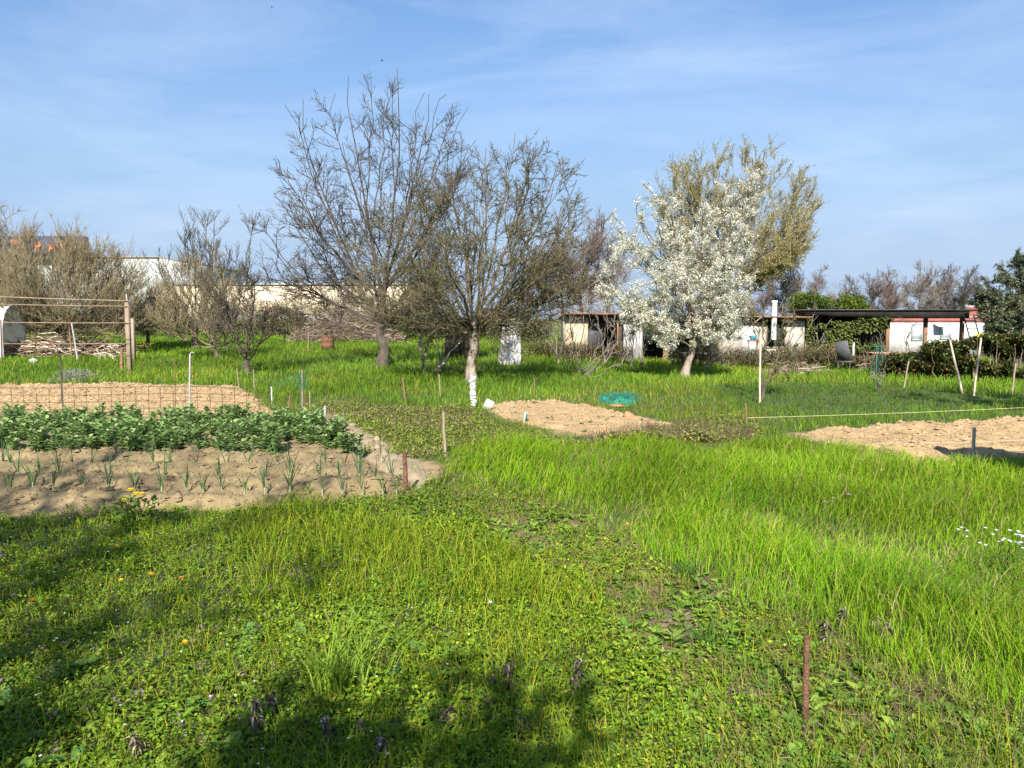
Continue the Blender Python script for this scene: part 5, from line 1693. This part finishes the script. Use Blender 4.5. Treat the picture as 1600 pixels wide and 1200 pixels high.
# --- saplings and thin trees in the lawn
def sapling(label, px, py, seed, tips, cat='sapling', dep=.35, fork=.25, n1=5, n2=3, foliage=0, twig='twig_grey', bark='bark_pale', r0=.03, name='sapling', group=None, colr=None):
    rs = np.random.default_rng(seed)
    b = G(px, py); D = b[1]
    e = loc_tips((px, py), D, tips, rs, dep)
    lm = [(rs.uniform(.5, 1.0), q) for q in e]
    return tree(name, label, cat, b, [(0, 0, 0), (.0, 0, fork)], r0, r0 * .7, lm,
                [dict(n=n1, ln=.10, rel=.18, ang=.7, up=.4, t0=.3, r=(.008, .004)), dict(n=n2, ln=.16, ang=.7, up=.3, r=(.005, .003))],
                M[bark], M[twig], seed, [('foliage', foliage, .035, colr or OLIVE, M['leaf'], [(1, .5), (2, .5)])] if foliage else None, limb_r=r0 * .7, up=.5, sides=6)


sapling('slender twin stemmed sapling with ivy on its bark, left of the limewashed tree', 662, 586, 601, [(648, 440), (672, 430), (690, 470), (660, 500)], r0=.05, n1=8, n2=4, foliage=900, colr=GREEN)
sapling('crooked thin sapling between the two largest trees', 686, 580, 602, [(700, 470), (676, 450), (715, 500)], r0=.045, n1=7, n2=3, foliage=600, colr=GREEN)
sapling('bare clump of thin stems left of the blossom tree', 905, 586, 603, [(885, 480), (900, 430), (915, 470), (940, 490), (955, 500), (875, 520), (930, 440)], r0=.03, fork=.12, n1=4, n2=2)
sapling('low sapling with dark stem bending right, beside the clump of thin stems', 915, 592, 604, [(960, 520), (975, 540), (945, 500), (930, 550)], r0=.035, fork=.1, bark='bark', n1=5)
sapling('thin pale sapling with forked top, left of the yellow lichened trunk', 1003, 582, 605, [(1003, 500), (1022, 500), (1012, 470), (990, 480)], r0=.03, fork=.3, n1=4)
sapling('pair of straight thin saplings nearest the white shed panel', 985, 575, 606, [(980, 505), (990, 500), (978, 470), (996, 480)], r0=.028, fork=.1, n1=4)
sapling('stout young tree with yellow lichen on its trunk behind the blossom', 1040, 566, 607, [(1022, 470), (1055, 465), (1035, 450), (1065, 480)], r0=.12, fork=.7, bark='bark_moss', n1=7, n2=4, foliage=500)
sapling('twiggy young tree tied beside the tall white pole', 1192, 622, 608, [(1165, 490), (1180, 470), (1215, 500), (1235, 520), (1255, 545), (1262, 520), (1225, 470), (1200, 490), (1245, 500)],
        dep=.5, r0=.035, fork=.35, n1=9, n2=4, foliage=1500, bark='bark', twig='twig_olive', colr=OLIVE + GREEN)
sapling('bare branching shrub in front of the ivy at the canopy edge', 1255, 570, 609, [(1240, 480), (1262, 470), (1285, 490), (1310, 480), (1230, 510), (1275, 520)], dep=.6, r0=.04, fork=.3, n1=6, n2=3)
sapling('bare sapling before the cream shed wall', 872, 570, 611, [(850, 480), (868, 465), (885, 480), (900, 500), (845, 510)], dep=.7, r0=.03, fork=.3, n1=8, n2=5, foliage=300)
sapling('bare sapling before the dark shed opening', 945, 570, 612, [(925, 490), (940, 470), (955, 475), (975, 495), (930, 510)], dep=.7, r0=.03, fork=.3, n1=8, n2=5, foliage=300)
sapling('bare bush before the beige shed panel, left of the turquoise pot', 1138, 566, 613, [(1105, 500), (1122, 480), (1140, 470), (1160, 480), (1170, 505)], dep=.8, r0=.035, fork=.2, n1=9, n2=5, foliage=500)
sapling('bare bush before the shed window', 1218, 566, 614, [(1195, 500), (1208, 480), (1225, 475), (1240, 490), (1248, 510)], dep=.8, r0=.035, fork=.2, n1=9, n2=5, foliage=500)
sapling('bare reddish bush before the white cabin', 1412, 576, 615, [(1385, 520), (1400, 500), (1418, 505), (1435, 520), (1445, 535)], dep=.6, r0=.025, fork=.2, n1=8, n2=5, twig='twig_red', foliage=300)
sapling('tiny bare sapling in the grass right of the white pole', 1372, 612, 610, [(1368, 580), (1380, 575), (1375, 560)], r0=.015, fork=.15, n1=4, n2=2, bark='bark')

# --- bare trees behind the sheds, two kinds, turned and scaled copies
BG = 'bare trees in a row behind the sheds'
protos = []
for seed, lab in ((701, ''), (702, ''), (703, '')):
    rs = np.random.default_rng(seed)
    lm = []
    for k in range(15):
        a = rs.uniform(0, 6.283); hh = rs.uniform(2.6, 6.2); rr = (1.9 if seed != 702 else 1.2) * (1.15 - abs(hh - 4) / 4) * rs.uniform(.5, 1.1)
        lm.append((min(1, .3 + hh / 9), (rr * math.cos(a), rr * math.sin(a), hh)))
    pr, _ = tree('bare_tree', 'x', 'tree', (0, 0, 0), [(0, 0, 0), (.1, 0, 1.5), (0, .1, 3.0)], .14, .06, lm,
                 [dict(n=15, ln=.5, rel=.22, ang=.65, up=.4, t0=.12, r=(.015, .009)), dict(n=9, ln=.55, ang=.7, up=.4, r=(.009, .007))],
                 M['bark'], M[('twig_red', 'twig_grey', 'twig')[seed - 701]], seed, None, group=BG, limb_r=.03, sides=6)
    protos.append(pr)
BARE = [  # px, distance, top row, proto, label
    (905, 44, 340, 0, 'reddish bare tree behind the shed, left of the blossom'),
    (880, 47, 372, 2, 'dark bare tree just right of the limewashed apple tree crown'),
    (950, 49, 350, 1, 'grey bare tree half hidden by the left side of the blossom'),
    (1185, 42, 440, 0, 'low reddish bare tree above the white chimney pipe'),
    (1225, 47, 405, 1, 'grey bare tree right under the tall pale leaved tree'),
    (1255, 50, 408, 0, 'reddish bare tree left of the yellow green laurels'),
    (1345, 55, 428, 2, 'dark bare tree between the laurels and the canopy middle'),
    (1372, 52, 422, 0, 'reddish bare tree above the canopy where the ivy ends'),
    (1395, 58, 425, 1, 'grey bare tree above the first canopy post'),
    (1432, 50, 408, 1, 'pale stemmed bare tree, tallest above the canopy'),
    (1462, 56, 418, 0, 'reddish bare tree above the second canopy post'),
    (1488, 52, 414, 2, 'dark bare tree with ivied trunk above the right end of the canopy'),
    (1522, 57, 425, 2, 'dark bare tree touching the olive tree crown'),
    (1310, 58, 435, 1, 'grey bare tree behind the laurels'),
    (840, 55, 380, 0, 'reddish bare tree seen through the apple tree crown'),
    (20, 52, 315, 1, 'grey bare tree rising at the far left edge'),
    (565, 62, 420, 2, 'dark bare tree behind the tallest tree, left one'),
    (660, 66, 425, 1, 'grey bare tree behind the tallest tree, right one'),
]
for i, (px, d, top, k, lab) in enumerate(BARE):
    first = protos[k].get('label') == 'x'
    o = protos[k] if first else copy_tree(protos[k])
    x = (px - 800) / FPX * d
    z = hz(x, d)
    hgt = EYE + (HOR - top) / FPX * d - z
    o.location = (x, d, z - .05)
    o.rotation_euler = (0, 0, i * 1.9)
    s = hgt / 6.3
    o.scale = (s * 1.05, s * 1.05, s)
    o['label'] = lab


# --- shrubs and hedges: stems with leaves through the volume
def shrub(name, label, cat, c, rx, ry, h, n, size, colr, m='leaf', stems=14, seed=1, group=None, lump=.45, stem_m='dry', bottom=0.05, shape='dome'):
    rs = np.random.default_rng(seed)
    root = thing(name, label, cat, c, group)
    u = rs.normal(0, 1, (n * 3, 3)); u /= np.linalg.norm(u, axis=1, keepdims=True)
    rad = rs.random(len(u)) ** .42
    p = u * rad[:, None]
    if shape == 'box': p = rs.uniform(-1, 1, (n * 3, 3)); p = p[(np.abs(p).max(1) > .45) | (rs.random(len(p)) < .4)]
    p = p * np.array([rx, ry, h * .5]) + np.array([0, 0, h * .5])
    q = p + np.asarray(c)
    f = 1.1 / max(.35, h * .45)
    dn = fbm(q[:, 0] * f + q[:, 2] * f * .7, q[:, 2] * f * 1.3 + q[:, 1] * f * .5 + seed, 3)
    top = 1 - .35 * fbm(q[:, 0] * f * 1.4 + 7, q[:, 1] * f + seed, 2) * 1.6
    ok = (dn > lump) & (p[:, 2] > bottom) & ((p[:, 2] - h * .5) / (h * .5) < top * 1.0)
    p = p[ok][:n]
    global R
    kp = R; R = rs
    sb = MB()
    for k in range(stems):
        a = np.array([rs.uniform(-.7, .7) * rx, rs.uniform(-.7, .7) * ry, -.08])
        e = np.array([a[0] + rs.normal(0, .25) * min(rx, 1), a[1] + rs.normal(0, .2), h * rs.uniform(.55, 1.02)])
        sb.tubes(line(a, e, 6, 0, .03, rs), rs.uniform(.008, .02), .004, 4)
    sb.build('stem', M[stem_m], root)
    MB().cards(p, size, cols(len(p), colr, .3, .12, rs)).build('foliage', M[m], root)
    R = kp
    return root


OLV = [(0.16, 0.19, 0.11), (0.21, 0.245, 0.145), (0.11, 0.14, 0.075), (0.30, 0.32, 0.21)]
d = 27.0
x = (1590 - 800) / FPX * d
rs = np.random.default_rng(801)
OL = [(1540, 500), (1526, 465), (1530, 432), (1552, 406), (1580, 397), (1612, 390), (1655, 398), (1690, 430), (1700, 480), (1690, 510)]
lm = [(rs.uniform(.6, 1), q) for q in crown((1590, 560), d, OL, 50, rs, 1.7, (1600, 515), .3)]
tree('olive_tree', 'dense dark grey green olive tree at the right edge', 'tree', (x, d, hz(x, d)), [(0, 0, 0), (.1, 0, .6), (0, 0, 1.2)], .17, .12, lm,
     [dict(n=8, ln=.35, rel=.14, ang=.8, up=.2, t0=.15, r=(.011, .006)), dict(n=6, ln=.36, ang=.8, up=.2, r=(.007, .004))],
     M['bark'], M['twig'], 801, [('foliage', 75000, .078, OLV, M['leaf'], [(1, .3), (2, .7)])], limb_r=.035)

HEDGE = [(0.055, 0.085, 0.025), (0.085, 0.12, 0.03), (0.04, 0.065, 0.022), (0.07, 0.10, 0.028), (0.17, 0.16, 0.04), (0.15, 0.09, 0.03)]
for k, (px, d, rx, h, lab) in enumerate([(1475, 20.5, .62, 1.15, 'dark glossy hedge bush behind the leaning white poles, left end'),
                                         (1540, 20.0, .75, 1.30, 'dark hedge bush with yellowing leaves right of the leaning poles'),
                                         (1612, 19.6, .85, 1.35, 'dark hedge bush at the right edge of the view'),
                                         (1415, 21.3, .5, .75, 'low dark hedge bush above the firewood')]):
    x = (px - 800) / FPX * d
    shrub('hedge_bush', lab, 'hedge', (x, d, hz(x, d)), rx, .55, h, 6500, .10, HEDGE, 'gloss_leaf', 30, 820 + k, 'hedge bushes along the right boundary', .36)
x = (1700 - 800) / FPX * 19.5
SCRUB = [(0.10, 0.11, 0.035), (0.16, 0.12, 0.06), (0.07, 0.085, 0.03), (0.20, 0.14, 0.08)]
SC = [(845, 29, 1.0, .70, 'brown and green scrub left of the cream shed wall'), (900, 28.5, .9, .72, 'scrub clump below the cream shed wall'), (955, 28.5, .9, .68, 'dry brown scrub below the dark shed opening'),
      (1085, 27, 1.0, .8, 'shadowy scrub behind the blossom tree trunk'), (1150, 26.5, .8, .85, 'green bush below the beige shed wall'), (1200, 26, .8, .75, 'scrub behind the tall white pole'),
      (1250, 25.5, .8, .9, 'scrub with brown stems at the foot of the ivy, left side'), (1300, 25, .8, .85, 'scrub at the foot of the ivy behind the grey chair'),
      (1400, 22.5, .8, .75, 'bramble clump with bare arching stems left of the firewood'), (1350, 24, .5, .6, 'low bramble behind the green trestle')]
for k, (px, d, rx, h, lab) in enumerate(SC):
    x = (px - 800) / FPX * d
    shrub('scrub', lab, 'shrub', (x, d, hz(x, d)), rx, .6, h, 2600, .06, SCRUB, 'leaf', 44, 840 + k, 'scrub along the boundary in front of the sheds', .33)
for k, (px, d, rx, top, lab) in enumerate([(30, 46, 2.2, 478, 'brown green thicket behind the arched shelter'), (100, 47, 2.2, 482, 'brown green thicket behind the broad bushy tree, middle one'), (165, 46, 2.0, 478, 'brown green thicket behind the square trellis posts'),
                                           (225, 48, 2.0, 482, 'brown green thicket left of the farthest fruit tree'), (295, 50, 2.0, 486, 'brown green thicket behind the farthest fruit tree'), (365, 52, 2.0, 468, 'low brown green thicket before the tan warehouse wall'), (430, 47, 2.0, 462, 'thicket behind the red roadside box'), (490, 46, 2.2, 456, 'thicket behind the pile of prunings, left part'), (550, 47, 2.2, 454, 'thicket behind the pile of prunings, right part')]):
    x = (px - 800) / FPX * d
    shrub('thicket', lab, 'shrub', (x, d, hz(x, d)), rx, .9, EYE + (HOR - top) / FPX * d - hz(x, d), 4200, .10, SCRUB + [(0.22, 0.19, 0.09)], 'leaf', 50, 890 + k, 'thickets before the warehouse', .36)
LAUREL = [(0.14, 0.20, 0.03), (0.20, 0.25, 0.04), (0.09, 0.14, 0.025)]
for k, (px, d, rx, top, lab) in enumerate([(1262, 40, 1.15, 440, 'yellow green laurel behind the left end of the canopy'), (1300, 41, 1.3, 443, 'yellow green laurel in the middle of its row'), (1330, 42, .9, 452, 'darker laurel right end of its row')]):
    x = (px - 800) / FPX * d
    shrub('laurel_bush', lab, 'shrub', (x, d, hz(x, d)), rx, 1.2, EYE + (HOR - top) / FPX * d - hz(x, d), 4200, .13, LAUREL, 'leaf', 12, 860 + k, 'laurels behind the canopy', .40)
DG = [(0.06, 0.10, 0.025), (0.09, 0.13, 0.03), (0.045, 0.075, 0.02)]
for k, (px, d, rx, top, lab) in enumerate([(590, 40, 1.7, 478, 'dark green bush behind the tallest tree trunk'), (650, 42, 1.8, 475, 'dark green bush behind the ivied sapling'), (710, 41, 1.6, 480, 'dark green bush behind the dark barrel shaped hut'),
                                           (775, 43, 1.7, 476, 'dark green bush behind the leaning white board'), (830, 42, 1.3, 488, 'dark green bush left of the shed'), (440, 48, 1.6, 474, 'dark shrub against the tan warehouse wall')]):
    x = (px - 800) / FPX * d
    shrub('bush', lab, 'shrub', (x, d, hz(x, d)), rx, 1.0, EYE + (HOR - top) / FPX * d - hz(x, d), 3400, .11, DG, 'leaf', 12, 870 + k, 'dark green bushes at the back', .40)
x = (915 - 800) / FPX * 37
shrub('oak_bush', 'large bush of dry tan leaves rising above the cream shed', 'shrub', (x, 37, hz(x, 37)), 2.0, 1.6, EYE + (HOR - 425) / FPX * 37 - hz(x, 37), 5200, .085,
      [(0.36, 0.25, 0.14), (0.28, 0.19, 0.11), (0.42, 0.31, 0.19)], 'leaf', 26, 881, None, .42)
x = (1120 - 800) / FPX * 38
shrub('oak_bush', 'smaller dry tan bush above the beige shed wall', 'shrub', (x, 38, hz(x, 38)), 2.2, 1.4, EYE + (HOR - 448) / FPX * 38 - hz(x, 38), 3200, .075,
      [(0.30, 0.22, 0.15), (0.24, 0.17, 0.12), (0.36, 0.28, 0.20)], 'leaf', 40, 882, None, .44)

# --- trees behind the photographer: they stand outside the view and throw the broken shade on the turf
def shade_tree(label, base, tips, seed, n, size):
    rs = np.random.default_rng(seed)
    lm = [(rs.uniform(.6, 1), t) for t in tips(rs)]
    return tree('garden_tree', label, 'tree', base, [(0, 0, 0), (.1, 0, 1.2), (0, .1, 2.6)], .16, .09, lm,
                [dict(n=9, ln=.3, rel=.22, ang=.75, up=.3, t0=.2, r=(.014, .007)), dict(n=4, ln=.42, ang=.8, up=.3, r=(.008, .004))],
                M['bark'], M['twig'], seed, [('foliage', n, size, GREEN, M['leaf'], [(1, .3), (2, .7)])], limb_r=.03)


shade_tree('leafy tree behind the photographer casting dappled shade at the left', (-4.6, -1.6, hz(-4.6, -1.6)),
           lambda rs: [(rs.uniform(-2.6, 2.6), rs.uniform(-1.6, 1.9), rs.uniform(3.0, 6.5)) for _ in range(34)], 901, 10000, .08)
shade_tree('second leafy tree behind the photographer, closer', (-1.3, -2.9, hz(-1.3, -2.9)),
           lambda rs: [(rs.uniform(-3.4, 1.0), rs.uniform(-1.0, .9), rs.uniform(2.9, 4.1)) for _ in range(60)], 902, 36000, .085)
shade_tree('unseen tall tree added right of the view to shade a band of the lawn', (10.5, 5.2, hz(10.5, 5.2)),
           lambda rs: [(rs.uniform(-3.4, 4.0), rs.uniform(-1.3, 1.3), rs.uniform(6.6, 8.2)) for _ in range(26)], 903, 15000, .11)  # added out of view, flat crown shaped to throw the lawn's shade band
